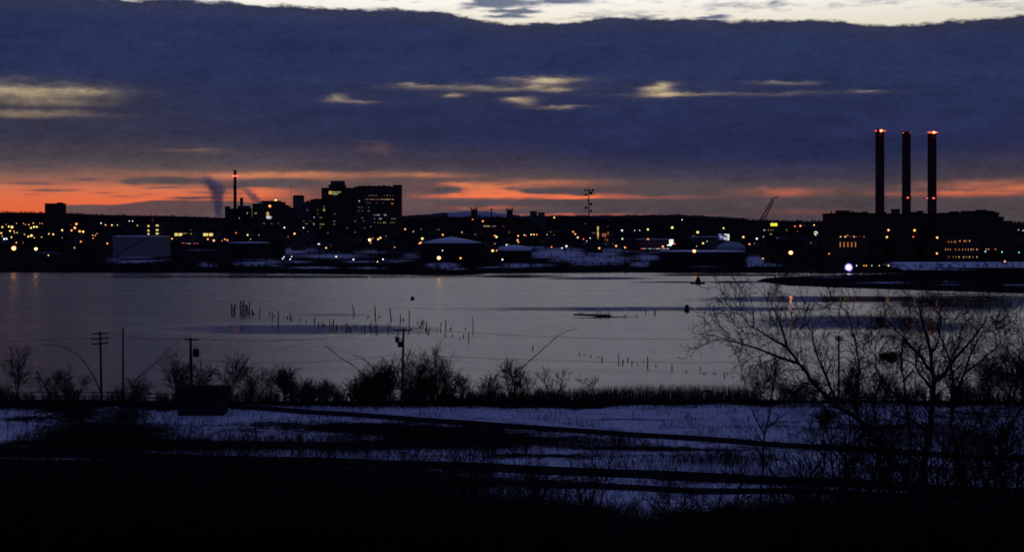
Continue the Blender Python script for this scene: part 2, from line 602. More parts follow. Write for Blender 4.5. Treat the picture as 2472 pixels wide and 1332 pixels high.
def zfar(Xw, Y):
    Xw = np.asarray(Xw, float); Y = np.asarray(Y, float)
    px = CX + F * Xw / Y
    d = Y - np.interp(px, *SHORE)
    z = np.interp(d, [-80, -3, 0, 3, 9, 100, 300, 650, 1150, 1800, 2600], [-5, -1.2, -0.2, 1.1, 2.6, 5.0, 8.0, 12, 16.5, 21, 24])
    for (bx, by, sx, sy, h) in BUMPS:
        z = z + h * np.exp(-((px - bx) / sx) ** 2 - ((Y - by) / sy) ** 2)
    zr = H + (HY - np.interp(px, *SKYLINE)) / F * 5000 - 6
    t = ss(Y, 3000, 4900)
    z = z * (1 - t) + zr * t
    return z


def zf(px, Y):
    return float(zfar((px - CX) / F * Y, Y))


SNOW_FAR = [  # photo ellipses of the snow lying on the far bank
    (330, 627, 70, 8, 1), (620, 632, 62, 8, 1), (760, 647, 60, 4, 1), (1070, 640, 40, 8, 1.0), (1110, 650, 30, 5, 0.9),
    (1200, 648, 60, 5, .8), (1260, 640, 80, 6, .8), (1350, 612, 75, 14, 1), (1460, 612, 60, 12, .7), (1500, 603, 60, 5, .8), (1420, 636, 60, 10, .55),
    (1545, 638, 26, 8, .9), (1400, 646, 200, 2.5, 1), (1500, 652, 150, 3, .6), (1640, 608, 120, 2, .7), (1700, 644, 60, 4, .5), (1820, 632, 24, 16, 1),
    (1850, 640, 40, 6, .8), (700, 606, 90, 10, .8), (900, 608, 60, 7, .5), (720, 632, 40, 4, .6), (500, 640, 30, 8, .6), (960, 630, 60, 6, .5),
    (990, 618, 30, 12, .5), (860, 632, 60, 5, .5), (470, 603, 70, 3, .5), (200, 648, 120, 3, .5), (1300, 598, 60, 5, .7), (1330, 585, 40, 3, .5),
    (1540, 583, 50, 7, .7), (1700, 572, 50, 5, .6), (1450, 588, 60, 5, .6), (120, 610, 60, 4, .35), (1250, 646, 60, 3, .7), (1650, 585, 90, 4, .4), (1440, 627, 110, 13, .8), (1565, 622, 36, 10, .8), (1230, 650, 90, 5, .9), (800, 618, 110, 7, .75), (745, 648, 75, 5, 1), (880, 648, 60, 4, .7), (640, 640, 60, 4, .6)]

bigmats = {}


def ground_material(name, soil, snow, attr, scale):
    m = bpy.data.materials.new(name)
    m.use_nodes = True
    nt = m.node_tree
    X.nt = nt
    b = nt.nodes['Principled BSDF']
    geo = nt.nodes.new('ShaderNodeNewGeometry')
    at = nt.nodes.new('ShaderNodeAttribute')
    at.attribute_name = attr
    n1 = noise(geo.outputs['Position'], 0.13 * scale, 5.0, 0.65)
    n2 = noise(geo.outputs['Position'], 1.1 * scale, 5.0, 0.72)
    sp = nt.nodes.new('ShaderNodeSeparateXYZ')
    nt.links.new(geo.outputs['Position'], sp.inputs[0])
    n3 = noise(comb(X(sp.outputs[0]) * 0.09 * scale, X(sp.outputs[1]) * 0.55 * scale, 0.0), 1.0, 4.0, 0.65)
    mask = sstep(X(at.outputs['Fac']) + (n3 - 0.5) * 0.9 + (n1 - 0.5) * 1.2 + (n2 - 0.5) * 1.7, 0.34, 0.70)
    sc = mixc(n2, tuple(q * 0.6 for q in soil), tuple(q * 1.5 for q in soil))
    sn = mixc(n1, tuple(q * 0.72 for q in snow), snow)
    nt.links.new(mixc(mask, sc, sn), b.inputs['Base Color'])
    b.inputs['Roughness'].default_value = 0.9
    b.inputs['Specular IOR Level'].default_value = 0.0
    bp = nt.nodes.new('ShaderNodeBump')
    bp.inputs['Strength'].default_value = 0.6
    bp.inputs['Distance'].default_value = 0.3
    nt.links.new((n2 + n1 * 2.0).v, bp.inputs['Height'])
    nt.links.new(bp.outputs[0], b.inputs['Normal'])
    return m


def grid_mesh(name, Xg, Yg, Zg, material, attr=None, vals=None):
    ny, nx = Xg.shape
    V = np.stack([Xg, Yg, Zg], -1).reshape(-1, 3)
    i = np.arange(ny * nx).reshape(ny, nx)
    Q = np.stack([i[:-1, :-1], i[:-1, 1:], i[1:, 1:], i[1:, :-1]], -1).reshape(-1, 4)
    m = np_mesh(name, V, Q, material)
    m.polygons.foreach_set('use_smooth', np.ones(len(Q), bool))
    if attr:
        a = m.attributes.new(attr, 'FLOAT', 'POINT')
        a.data.foreach_set('value', np.asarray(vals, np.float32).ravel())
    return m


def lump(Xw, Y, s, seed=0):
    """cheap layered sine relief"""
    r = np.random.default_rng(seed)
    z = 0
    for k in range(7):
        a = r.uniform(0, 2 * math.pi); f = s * (1.0 + k * 0.9); ph = r.uniform(0, 6.28)
        z = z + np.sin((Xw * math.cos(a) + Y * math.sin(a)) * f + ph) / (1 + k * 0.7)
    return z / 3.0


def build_far_ground():
    cols = np.arange(-1200, 3701, 7.0)
    rows = np.concatenate([np.arange(770, 1100, 2.0), np.geomspace(1100, 3000, 90), np.geomspace(3050, 5400, 36), [5800, 6500, 8000]])
    PX, Yg = np.meshgrid(cols, rows)
    Xg = (PX - CX) / F * Yg
    Z = zfar(Xg, Yg)
    d = Yg - np.interp(PX, *SHORE)
    Z = Z + lump(Xg, Yg, 0.08, 3) * 0.5 * ss(d, 5, 30) + lump(Xg, Yg, 0.013, 4) * 0.9 * ss(d, 60, 200)
    Z = Z - ss(Yg, 5400, 8000) * 60
    PY = HY + (H - Z) / Yg * F
    snow = np.zeros_like(Z)
    for (a, b, rx, ry, w) in SNOW_FAR:
        snow = np.maximum(snow, w * np.exp(-((PX - a) / rx) ** 2 - ((PY - b) / ry) ** 2))
    snow = snow * ss(d, 6, 14) * (Yg < 1700)
    snow = np.maximum(snow, 0.05 * (d > 12) * (Yg < 2500))
    m = ground_material('far_ground', (0.020, 0.018, 0.017), (0.72, 0.73, 0.77), 'snow', 0.6)
    o = obj('far_bank', grid_mesh('far_bank', Xg, Yg, Z, m, 'snow', snow))
    tag(o, kind='structure')
    # a further snowy ridge showing over the nearer hills
    cols = np.arange(700, 1800, 6.0); rows = np.linspace(8600, 10500, 10)
    PX, Yg = np.meshgrid(cols, rows)
    Xg = (PX - CX) / F * Yg
    t = np.sin(np.linspace(0, math.pi, 10))[:, None]
    crest = np.interp(PX, [700, 1000, 1080, 1150, 1200, 1260, 1500, 1640, 1800], [525, 519, 512, 509, 513, 520, 519, 517, 526])
    crest = crest + np.sin(PX * 0.31) * 0.5 + np.sin(PX * 0.11 + 1) * 0.7
    Z = -40 + (H + (HY - crest) / F * 9500 + 40) * t
    far = ground_material('ridge_ground', (0.06, 0.065, 0.08), (0.5, 0.52, 0.6), 'snow', 0.02)
    sn = np.where((PX > 1080) & (PX < 1230), 0.75, 0.15) * np.ones_like(Z)
    tag(obj('hills', grid_mesh('hills', Xg, Yg, Z, far, 'snow', sn)), kind='structure')


build_far_ground()

# low spit of land in front of the power station
SPIT = [(1826, 684, 690), (1900, 690, 682), (2000, 693, 676), (2100, 698, 668), (2200, 703, 660), (2300, 707, 655), (2472, 712, 650), (2900, 722, 640), (3700, 735, 640)]


def zspit(Xw, Y):
    px = CX + F * np.asarray(Xw, float) / np.asarray(Y, float)
    yn = np.interp(px, [1826, 1900, 2000, 2200, 2472, 3700], [720, 672, 655, 628, 598, 560])
    yf = np.interp(px, [1826, 1900, 2000, 2150, 2250, 2472, 3700], [722, 752, 768, 786, 806, 812, 820])
    d = np.minimum(Y - yn, yf - Y)
    return np.interp(d, [-20, 0, 3, 12, 40], [-2, -0.15, 0.7, 1.6, 2.3])


def build_spit():
    cols = np.arange(1780, 3600, 7.0); rows = np.arange(540, 832, 3.0)
    PX, Yg = np.meshgrid(cols, rows)
    Xg = (PX - CX) / F * Yg
    Z = zspit(Xg, Yg) + lump(Xg, Yg, 0.12, 9) * 0.25
    PY = HY + (H - Z) / Yg * F
    snow = np.zeros_like(Z)
    for (a, b, rx, ry, w) in [(2140, 682, 70, 3, .8), (2285, 680, 30, 3, .7), (2290, 687, 40, 2, .6), (2450, 688, 40, 3, .8), (2000, 669, 60, 2, .7), (2380, 676, 50, 2, .4)]:
        snow = np.maximum(snow, w * np.exp(-((PX - a) / rx) ** 2 - ((PY - b) / ry) ** 2))
    m = ground_material('spit_ground', (0.022, 0.019, 0.017), (0.6, 0.62, 0.68), 'snow', 0.6)
    tag(obj('spit', grid_mesh('spit', Xg, Yg, Z, m, 'snow', snow * (Z > 0.8))), kind='structure')


build_spit()


def znear(Xw, Y):
    Xw = np.asarray(Xw, float); Y = np.asarray(Y, float)
    z = np.interp(Y, [-60, 0, 15, 40, 80, 110, 135, 150, 215, 228, 236, 250, 300], [29, 26.2, 24, 18.6, 11, 6, 2.8, 2.0, 2.0, 1.4, 0.3, -1.5, -3])
    z = z + lump(Xw, Y, 0.05, 21) * 0.55 * ss(Y, 50, 90) * (1 - ss(Y, 140, 160)) + lump(Xw, Y, 0.11, 22) * 0.18 * ss(Y, 60, 100) * (1 - ss(Y, 222, 232))
    sh = 6 * np.sin(Xw * 0.021 + 1) + 3 * np.sin(Xw * 0.067)
    z = z + np.where(Y > 215, 0.03 * sh * ss(Y, 215, 235), 0)
    return z


def line_world(pts, z):
    out = []
    for (a, b) in pts:
        Y = (H - z) * F / (b - HY)
        out.append(((a - CX) / F * Y, Y))
    return out


PATH = line_world([(-700, 905), (-300, 930), (200, 957), (560, 983), (900, 1004), (1300, 1033), (1700, 1062), (2100, 1088), (2472, 1107), (2900, 1128), (3500, 1150)], 2.0)
ROAD = line_world([(-900, 1078), (-300, 1087), (0, 1094), (700, 1110), (1100, 1127), (1500, 1143), (2000, 1165), (2472, 1187), (2900, 1205), (3500, 1222)], 2.0)
TRACK = line_world([(-900, 1122), (0, 1134), (900, 1158), (1400, 1176), (1750, 1188), (2100, 1203), (2472, 1216), (3000, 1232)], 2.0)

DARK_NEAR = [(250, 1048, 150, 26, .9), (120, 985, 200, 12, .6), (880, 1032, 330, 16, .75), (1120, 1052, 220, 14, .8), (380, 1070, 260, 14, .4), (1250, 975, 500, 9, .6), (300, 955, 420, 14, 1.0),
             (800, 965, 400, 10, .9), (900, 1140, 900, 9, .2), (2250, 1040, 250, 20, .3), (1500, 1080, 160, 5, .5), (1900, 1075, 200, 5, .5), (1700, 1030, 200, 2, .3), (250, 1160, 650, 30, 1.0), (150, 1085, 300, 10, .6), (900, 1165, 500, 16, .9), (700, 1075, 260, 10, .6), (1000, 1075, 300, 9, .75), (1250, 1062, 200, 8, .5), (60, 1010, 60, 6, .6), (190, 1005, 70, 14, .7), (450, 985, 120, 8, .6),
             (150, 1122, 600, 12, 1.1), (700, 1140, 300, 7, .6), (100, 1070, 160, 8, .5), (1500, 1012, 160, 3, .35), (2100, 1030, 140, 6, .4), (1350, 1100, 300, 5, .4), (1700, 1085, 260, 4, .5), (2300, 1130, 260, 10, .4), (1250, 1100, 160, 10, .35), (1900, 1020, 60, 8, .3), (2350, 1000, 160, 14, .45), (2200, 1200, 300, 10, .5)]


def build_near_ground():
    xs = np.arange(-230, 231, 1.3); ys = np.concatenate([np.arange(-30, 60, 4.0), np.arange(60, 262, 1.1)])
    Xg, Yg = np.meshgrid(xs, ys)
    Z = znear(Xg, Yg)
    PX = CX + F * Xg / np.maximum(Yg, 20); PY = HY + (H - Z) / np.maximum(Yg, 20) * F
    edge_ = 3.2 * np.sin(Xg * 0.09 + 1) + 2.4 * np.sin(Xg * 0.23) + 1.6 * np.sin(Xg * 0.51 + 2)
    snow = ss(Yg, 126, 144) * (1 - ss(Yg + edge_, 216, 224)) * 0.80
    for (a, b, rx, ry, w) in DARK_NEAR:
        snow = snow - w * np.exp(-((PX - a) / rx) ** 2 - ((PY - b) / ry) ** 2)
    for (a, b, rx, ry, w) in [(1560, 1225, 70, 40, .75), (1620, 1215, 60, 25, .6), (1480, 1290, 60, 25, .55), (2250, 1240, 90, 30, .5), (1980, 1250, 120, 30, .35), (1190, 1180, 70, 12, .5)]:
        snow = np.maximum(snow, w * np.exp(-((PX - a) / rx) ** 2 - ((PY - b) / ry) ** 2))
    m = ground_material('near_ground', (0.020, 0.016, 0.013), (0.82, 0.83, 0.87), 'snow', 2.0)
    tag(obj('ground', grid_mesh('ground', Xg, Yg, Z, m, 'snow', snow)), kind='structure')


build_near_ground()


def smooth_line(pts, step=3.0):
    xs = np.array([p[0] for p in pts]); ys = np.array([p[1] for p in pts])
    xi = np.arange(xs.min(), xs.max(), step)
    yi = np.interp(xi, xs, ys)
    k = np.ones(9) / 9
    yp = np.pad(yi, 4, mode='edge')
    return xi, np.convolve(yp, k, 'valid')


def ribbon(name, pts, width, lift, material, crown=0.05, seed=1):
    xi, yi = smooth_line(pts)
    r = np.random.default_rng(seed)
    dx = np.gradient(xi); dy = np.gradient(yi)
    L = np.hypot(dx, dy); nx, ny = -dy / L, dx / L
    offs = np.array([-0.5, -0.42, -0.2, 0.0, 0.2, 0.42, 0.5])
    jit = r.normal(0, 0.10, (2, len(xi)))
    for _ in range(1):
        jit = (jit + np.roll(jit, 1, 1) + np.roll(jit, -1, 1)) / 2
    Xg = []; Yg = []; Zg = []
    for i, o in enumerate(offs):
        w = o * width + (jit[0] if i == 0 else jit[1] if i == len(offs) - 1 else 0)
        xx = xi + nx * w; yy = yi + ny * w
        zz = np.maximum.reduce([znear(xx, yy), znear(xx, yy + .8), znear(xx, yy - .8)]) + lift + crown * (1 - (2 * o) ** 2)
        if i in (0, len(offs) - 1):
            zz = zz - lift - 0.25
        Xg.append(xx); Yg.append(yy); Zg.append(zz)
    Xg, Yg, Zg = map(np.array, (Xg, Yg, Zg))
    return tag(obj(name, grid_mesh(name, Xg, Yg, Zg, material)), kind='structure')


ribbon('path', PATH, 4.6, 0.07, MATS['asphalt'], seed=2)
ribbon('road', ROAD, 5.6, 0.09, MATS['asphalt'], seed=3)
bed = ribbon('track_bed', TRACK, 3.0, 0.06, ground_material('ballast', (0.05, 0.048, 0.046), (0.74, 0.75, 0.8), 'none', 3.0), 0.02, seed=4)
xi, yi = smooth_line(TRACK)
for s in (-0.75, 0.75):
    nxv = -np.gradient(yi) / np.hypot(np.gradient(xi), np.gradient(yi))
    xx = xi + nxv * s; yy = yi + s
    zz = znear(xx, yy) + 0.22
    MB().tube(list(zip(xx, yy, zz)), 0.10, 4).build('rail', MATS['rail_steel'], bed)

# ------------------------------------------------------------------ water
SLICK = [(700, 795, 420, 15, 1.0), (950, 804, 260, 7, 0.6), (800, 760, 230, 6, .6), (1550, 746, 520, 7, .9), (1800, 746, 260, 9, .8), (2020, 722, 400, 10, 1.0), (2050, 778, 320, 22, 1.0), (2250, 790, 160, 18, .9), (2350, 730, 260, 28, .95),
         (300, 770, 200, 8, .35), (1450, 672, 170, 4, .9), (1250, 667, 140, 5, .9), (1620, 681, 130, 3, .8), (1780, 681, 90, 4, .9), (620, 668, 700, 6, .75), (1050, 744, 330, 2, .5), (2440, 800, 120, 22, .5),
         (1750, 664, 240, 3, .9), (1400, 708, 260, 1.5, .35), (200, 690, 300, 4, .25), (1100, 752, 260, 3, .45)]


def build_water():
    m = bpy.data.materials.new('water')
    m.use_nodes = True
    nt = m.node_tree
    X.nt = nt
    b = nt.nodes['Principled BSDF']
    geo = nt.nodes.new('ShaderNodeNewGeometry')
    at = nt.nodes.new('ShaderNodeAttribute')
    at.attribute_name = 'calm'
    sp = nt.nodes.new('ShaderNodeSeparateXYZ')
    nt.links.new(geo.outputs['Position'], sp.inputs[0])
    wx, wy = X(sp.outputs[0]), X(sp.outputs[1])
    streak = noise(comb(wx * 0.010, wy * 0.085, 0.0), 1.0, 5.0, 0.6)
    blot = noise(comb(wx * 0.035, wy * 0.22, 5.0), 1.0, 5.0, 0.65)
    calm = sstep(X(at.outputs['Fac']) + (streak - 0.5) * 0.8 + (blot - 0.5) * 0.5, 0.12, 0.82)
    fine = noise(comb(wx * 0.9, wy * 1.6, 0.0), 1.0, 3.0, 0.6)
    rip = noise(comb(wx * 0.10, wy * 0.45, 3.0), 1.0, 4.0, 0.6)
    b.inputs['Base Color'].default_value = (0.010, 0.012, 0.016, 1)
    b.inputs['IOR'].default_value = 1.33
    link_or_set(nt, b.inputs['Roughness'], 0.26 - calm * 0.19 + (streak - 0.5) * 0.16)
    bp = nt.nodes.new('ShaderNodeBump')
    link_or_set(nt, bp.inputs['Strength'], 0.46 - calm * 0.40)
    bp.inputs['Distance'].default_value = 0.25
    nt.links.new((fine * 0.5 + rip).v, bp.inputs['Height'])
    nt.links.new(bp.outputs[0], b.inputs['Normal'])
    ys = np.concatenate([np.geomspace(190, 560, 170), np.arange(562, 905, 3.5)])
    ps = np.concatenate([[-9000, -5000], np.arange(-1400, 4000, 16.0), [7000, 11000]])
    PX, Yg = np.meshgrid(ps, ys)
    Xg = (PX - CX) / F * Yg
    PY = HY + H / Yg * F
    calm = np.zeros_like(Yg)
    for (a, c, rx, ry, w) in SLICK:
        calm = np.maximum(calm, w * np.exp(-((PX - a) / rx) ** 2 - ((PY - c) / ry) ** 2))
    o = obj('water', grid_mesh('water', Xg, Yg, np.zeros_like(Yg), m, 'calm', calm))
    tag(o, kind='structure')


build_water()
# ------------------------------------------------------------------ far side: buildings, tanks, power station
OCC = []      # photo rectangles of solid things on the far side: x0, x1, y0, y1, distance
LETTER_CACHE = {}


def text_mesh(body, size, material, depth=0.05):
    c = bpy.data.curves.new('lettering', 'FONT')
    c.body = body
    c.size = size
    c.extrude = depth
    c.align_x = 'LEFT'
    o = bpy.data.objects.new('lettering', c)
    COL.objects.link(o)
    bpy.context.view_layer.update()
    dg = bpy.context.evaluated_depsgraph_get()
    m = bpy.data.meshes.new_from_object(o.evaluated_get(dg))
    bpy.data.objects.remove(o)
    m.materials.clear()
    m.materials.append(material)
    return m


class Block:
    """a far building: boxes given in photo pixels at distance Y"""
    def __init__(s, name, label, cat, px, Y, group=None, zb=None):
        s.Y = Y
        s.X = (px - CX) / F * Y
        s.zb = zf(px, Y) - 0.5 if zb is None else zb
        s.t = thing(name, label, cat, (s.X, Y, s.zb), group)

    def lx(s, px): return (px - CX) / F * s.Y - s.X
    def lz(s, py): return H - (py - HY) / F * s.Y - s.zb

    def mass(s, x0, x1, ytop, depth=16, y0=0.0, ybot=None, material='dark_brick', name='wall', roof=True, rmat='tar_roof', par=0.8):
        a, b, z1 = s.lx(x0), s.lx(x1), s.lz(ytop)
        z0 = 0.0 if ybot is None else s.lz(ybot)
        w = MB().box(a, b, y0, y0 + depth, z0, z1 - 0.12 if roof else z1).build(name, MATS[material], s.t)
        if roof:
            e = 0.35
            r = MB().box(a - e, b + e, y0 - e, y0 + depth + e, z1 - 0.12 + 0.003, z1 + 0.25)
            r.box(a - e, b + e, y0 - e, y0 - e + 0.4, z1 + 0.253, z1 + par)
            r.box(a - e, a - e + 0.4, y0 + 0.45, y0 + depth + e, z1 + 0.253, z1 + par)
            r.box(b + e - 0.4, b + e, y0 + 0.45, y0 + depth + e, z1 + 0.253, z1 + par)
            r.build('roof', MATS[rmat], s.t)
        OCC.append((x0, x1, ytop, 660 if ybot is None else ybot, s.Y + y0))
        return w

    def window(s, px, py, w, h, material, y0=0.0, parent=None):
        """one window: frame proud of the wall, glowing pane inside it (w, h in photo pixels)"""
        x, z = s.lx(px), s.lz(py)
        W, Hh = w / F * s.Y / 2, h / F * s.Y / 2
        f = MB()
        t = min(0.16, W * 0.3)
        f.box(x - W, x + W, y0 - 0.14, y0 - 0.01, z - Hh, z - Hh + t).box(x - W, x + W, y0 - 0.14, y0 - 0.01, z + Hh - t, z + Hh)
        f.box(x - W, x - W + t, y0 - 0.14, y0 - 0.01, z - Hh + t, z + Hh - t).box(x + W - t, x + W, y0 - 0.14, y0 - 0.01, z - Hh + t, z + Hh - t)
        o = f.build('window', MATS['concrete'], parent or s.t)
        MB().box(x - W + t, x + W - t, y0 - 0.06, y0 - 0.01, z - Hh + t, z + Hh - t).build('pane', MATS[material], o if parent is None else parent)
        return o

    def rows(s, x0, x1, ys, step, w, h, y0=0.0, skip=()):
        """unlit windows of a facade, too dark to pick apart: one part"""
        m = MB()
        for py in ys:
            for px in np.arange(x0, x1, step):
                x, z = s.lx(px), s.lz(py)
                W, Hh = w / F * s.Y / 2, h / F * s.Y / 2
                m.box(x - W, x + W, y0 - 0.05, y0 - 0.006, z - Hh, z + Hh)
        tag(m.build('dark_windows', MATS['glass_dark'], s.t), kind='stuff')

    def shape(s, name, mb, material, smooth=False):
        return mb.build(name, MATS[material], s.t, smooth=smooth)


# ---- hospital block with the lit sign
Yh = 1880.0
hb = Block('hospital_tower', 'massive dark hospital block with stepped roof and yellow lit sign, tallest on the skyline', 'building', 870, Yh)
hb.mass(776, 793, 455, 30, material='dark_brick')
hb.mass(793.2, 828, 447, 34, 0.3)
hb.mass(797, 828, 438, 16, 6.0, ybot=447.4, material='concrete')
hb.mass(828.2, 855, 455, 30, 0.2)
hb.mass(855.2, 949, 452, 30)
hb.mass(949.2, 966, 448, 34, -1.0)
m = MB()
for i, cxp in enumerate((867, 878, 890, 902, 914, 926, 937)):
    r = 5.0 + (i % 3) * 0.8
    xx = hb.lx(cxp)
    z0 = hb.lz(451.2)
    hgt = (3.2 + (i * 7 % 3) * 0.5) / F * Yh
    m.prism([(xx + r / F * Yh * 0.5 * math.cos(a) * 2, z0 + hgt * math.sin(a)) for a in np.linspace(0, math.pi, 9)], 4, 20)
hb.shape('roof_plant', m, 'concrete')
m = MB().tube([(hb.lx(842), 8, hb.lz(455)), (hb.lx(842), 8, hb.lz(447))], 0.22, 5)
hb.shape('aerial', m, 'black_steel')
hb.rows(860, 946, [459 + 4.9 * i for i in range(20)], 3.1, 1.9, 2.6)
hb.rows(779, 850, [482 + 5.2 * i for i in range(15)], 4.2, 2.2, 2.6, 0.2)
rw = random.Random(3)
LIT = []
for px_ in (890, 895, 898, 901, 904, 907, 910, 928, 935, 942, 948): LIT.append((px_, 472, 1.6, 2.2, rw.choice('wpy') if px_ < 900 else 'a', rw.random() < 0.3))
for i in range(24): LIT.append((883 + i * 2.9, 481.5, 1.7, 2.4, rw.choice('ooapy'), rw.random() < (0.7 if i > 14 else 0.3)))
for px_ in (885, 889, 893, 909, 924): LIT.append((px_, 490, 2, 2, 'o', False))
for px_ in (946, 948.5): LIT.append((px_, 491.5, 2.4, 3.2, 'o', True))
for px_ in (903, 906, 909, 912, 915.5, 928, 931.5): LIT.append((px_, 519, 2, 3, 'p', px_ > 911))
for px_ in (904, 916, 920, 946, 950, 954): LIT.append((px_, 528, 2.2, 3, 'w', 914 < px_ < 922))
for px_ in (904.5, 913, 919, 926, 930, 943, 946.5, 951): LIT.append((px_, 537.5, 2, 2.8, 'y', px_ in (926, 930)))
for q in [(867, 485.5, 2.8, 3.6, 'w', 1), (858, 534, 3, 2.6, 'w', 0), (875, 526, 3, 2.6, 'w', 0), (878, 534, 2.6, 2, 'w', 0), (838, 550, 3.6, 2, 'w', 0), (872, 550, 2.6, 3, 'y', 0), (880, 551, 3, 2.6, 'y', 0),
          (895, 547, 3, 2.4, 'w', 0), (866, 500.5, 4, 1.4, 'w', 0), (866, 509, 3.6, 1.6, 'w', 0), (890, 509, 4, 2.4, 'w', 0), (890, 500.5, 3, 2, 'w', 0), (874, 500.5, 3, 1.6, 'w', 0), (874, 509, 3, 1.6, 'w', 0),
          (807, 534, 4.4, 3, 'p', 0), (807, 541.5, 3.4, 2.6, 'p', 0), (808, 516.5, 3, 2.4, 'w', 0)]: LIT.append(q)
for (a, b, w_, h_, c, on) in LIT:
    hb.window(a, b, w_ + 0.6, h_ + 0.4, ('window_' if on else 'dim_') + c, -0.15 if a < 855 or a < 949 else -1.05)
# lit sign: ring emblem and two lines of lettering
emit('sign_gold', (1.0, 0.55, 0.14), 0.8)
emit('sign_pale', (0.85, 1.0, 0.42), 0.75)
emit('sign_white', (0.92, 1.0, 0.96), 1.6)


def emblem(px, py, r, blk, y0, material):
    x, z = blk.lx(px), blk.lz(py)
    R = r / F * blk.Y
    m = MB()
    n = 20
    for i in range(n):
        a0, a1 = 2 * math.pi * i / n, 2 * math.pi * (i + 1) / n
        def rr(a):   # thicker on the right, a small flame at the top
            return 0.42 + 0.14 * math.cos(a - 2.6), 1.0 + 0.35 * max(0, math.cos(a - math.pi / 2)) ** 8
        i0, o0 = rr(a0); i1, o1 = rr(a1)
        q = [(x + R * i0 * math.cos(a0), z + R * i0 * math.sin(a0)), (x + R * o0 * math.cos(a0), z + R * o0 * math.sin(a0)),
             (x + R * o1 * math.cos(a1), z + R * o1 * math.sin(a1)), (x + R * i1 * math.cos(a1), z + R * i1 * math.sin(a1))]
        m.prism(q, y0 - 0.25, y0 - 0.1)
    return blk.shape('emblem', m, material)


def sign_text(blk, body, px, py, capw, size_px, y0, material):
    m = text_mesh(body, size_px / F * blk.Y * 1.4, MATS[material])
    w = max(v.co.x for v in m.vertices)
    sx = capw / F * blk.Y / w
    for v in m.vertices:
        x_, y_, z_ = v.co
        v.co = (x_ * sx, -z_, y_)
    o = obj('lettering', m, blk.t, (blk.lx(px), y0 - 0.15, blk.lz(py)))
    return o


emblem(797.2, 465.5, 3.6, hb, -0.2, 'sign_gold')
sign_text(hb, 'Rhode Island', 802, 465.2, 20, 3.2, -0.1, 'sign_pale')
sign_text(hb, 'Hospital', 802, 469.8, 13.5, 3.2, -0.1, 'sign_pale')

# ---- lower wings left of the block
wb = Block('hospital_wing', 'dark lower hospital wings with scattered lit windows between slab tower and main block', 'building', 752, 1850)
wb.mass(730.2, 748, 489, 26, material='concrete')
wb.mass(748.2, 775.8, 483, 26, 0.4)
wb.mass(738, 744, 486, 6, 5, ybot=489.3)
wb.mass(756, 772, 481, 8, 6, ybot=483.3, material='concrete')
wb.rows(734, 774, [500 + 5.2 * i for i in range(11)], 4.4, 2.4, 2.4)
for q in [(782.5, 507, 5, 5, 'y', 1), (782, 499.5, 4, 4, 'y', 0), (767, 507, 4, 3, 'a', 0), (742, 506.5, 3.4, 3, 'w', 0), (758, 525, 4.4, 3.2, 'w', 1), (774, 525.5, 5, 3, 'a', 1), (768, 516, 3.4, 3, 'y', 0), (733.5, 534, 2, 4, 'y', 0),
          (740, 540, 8, 2.4, 'y', 0), (757, 541, 4.4, 4, 'y', 1), (774, 541.5, 4.4, 4, 'a', 1), (780.5, 541.5, 2.6, 4, 'y', 1), (773, 549.5, 4, 3, 'w', 0), (750, 534, 4, 1.6, 'p', 0)]:
    wb.window(q[0], q[1], q[2], q[3], ('window_' if q[5] else 'dim_') + q[4], -0.1 if q[0] < 748 else (0.35 if q[0] < 776 else -0.2))

sb = Block('slab_tower', 'plain narrow slab tower standing left of the main hospital block', 'building', 718, 1840)
sb.mass(707, 730, 474.5, 16, material='concrete')
sb.mass(709, 728, 472.8, 8, 4, ybot=474.8, material='dark_brick')
sb.rows(710, 729, [482 + 6 * i for i in range(12)], 5.0, 2.4, 3)

# ---- children's hospital block with ring emblem over three white lines
cb = Block('hospital_annex', 'dark humped hospital annex with ring emblem above three white text lines', 'building', 660, 1800)
cb.mass(609, 623, 493, 24, 1.0, material='dark_brick')
cb.mass(623.2, 681, 489, 28)
cb.mass(629, 672, 486.3, 12, 6, ybot=489.3, material='concrete')
cb.mass(681.2, 690, 496, 22, 0.5)
cb.mass(690.2, 704, 503, 18, 1.0)
m = MB().add([(cb.lx(694), 3, cb.lz(503)), (cb.lx(701), 3, cb.lz(503)), (cb.lx(701), 9, cb.lz(503)), (cb.lx(694), 9, cb.lz(503)), (cb.lx(697.5), 6, cb.lz(494.5))], [(0, 1, 4), (1, 2, 4), (2, 3, 4), (3, 0, 4)])
cb.shape('spire', m, 'shingle')
cb.rows(626, 680, [498 + 5.6 * i for i in range(9)], 5.0, 2.4, 2.2)
emblem(646.5, 515.8, 3.2, cb, -0.1, 'sign_gold')
sign_text(cb, 'Hasbro', 643, 522.6, 9.2, 2.6, -0.1, 'sign_white')
sign_text(cb, "Children's", 643, 525.2, 13.2, 2.6, -0.1, 'sign_white')
sign_text(cb, 'Hospital', 643, 528, 11, 2.6, -0.1, 'sign_white')
for q in [(637.5, 539, 3.4, 4, 'w', 0), (617, 514.8, 6, 2.6, 'y', 1), (604.5, 514.5, 2.4, 4, 'w', 1), (672, 540, 3, 3, 'w', 0), (656, 540, 3, 3, 'w', 0)]:
    if q[0] < 609: continue
    cb.window(q[0], q[1], q[2], q[3], ('window_' if q[5] else 'dim_') + q[4], -0.02 if q[0] > 623 else 0.95)

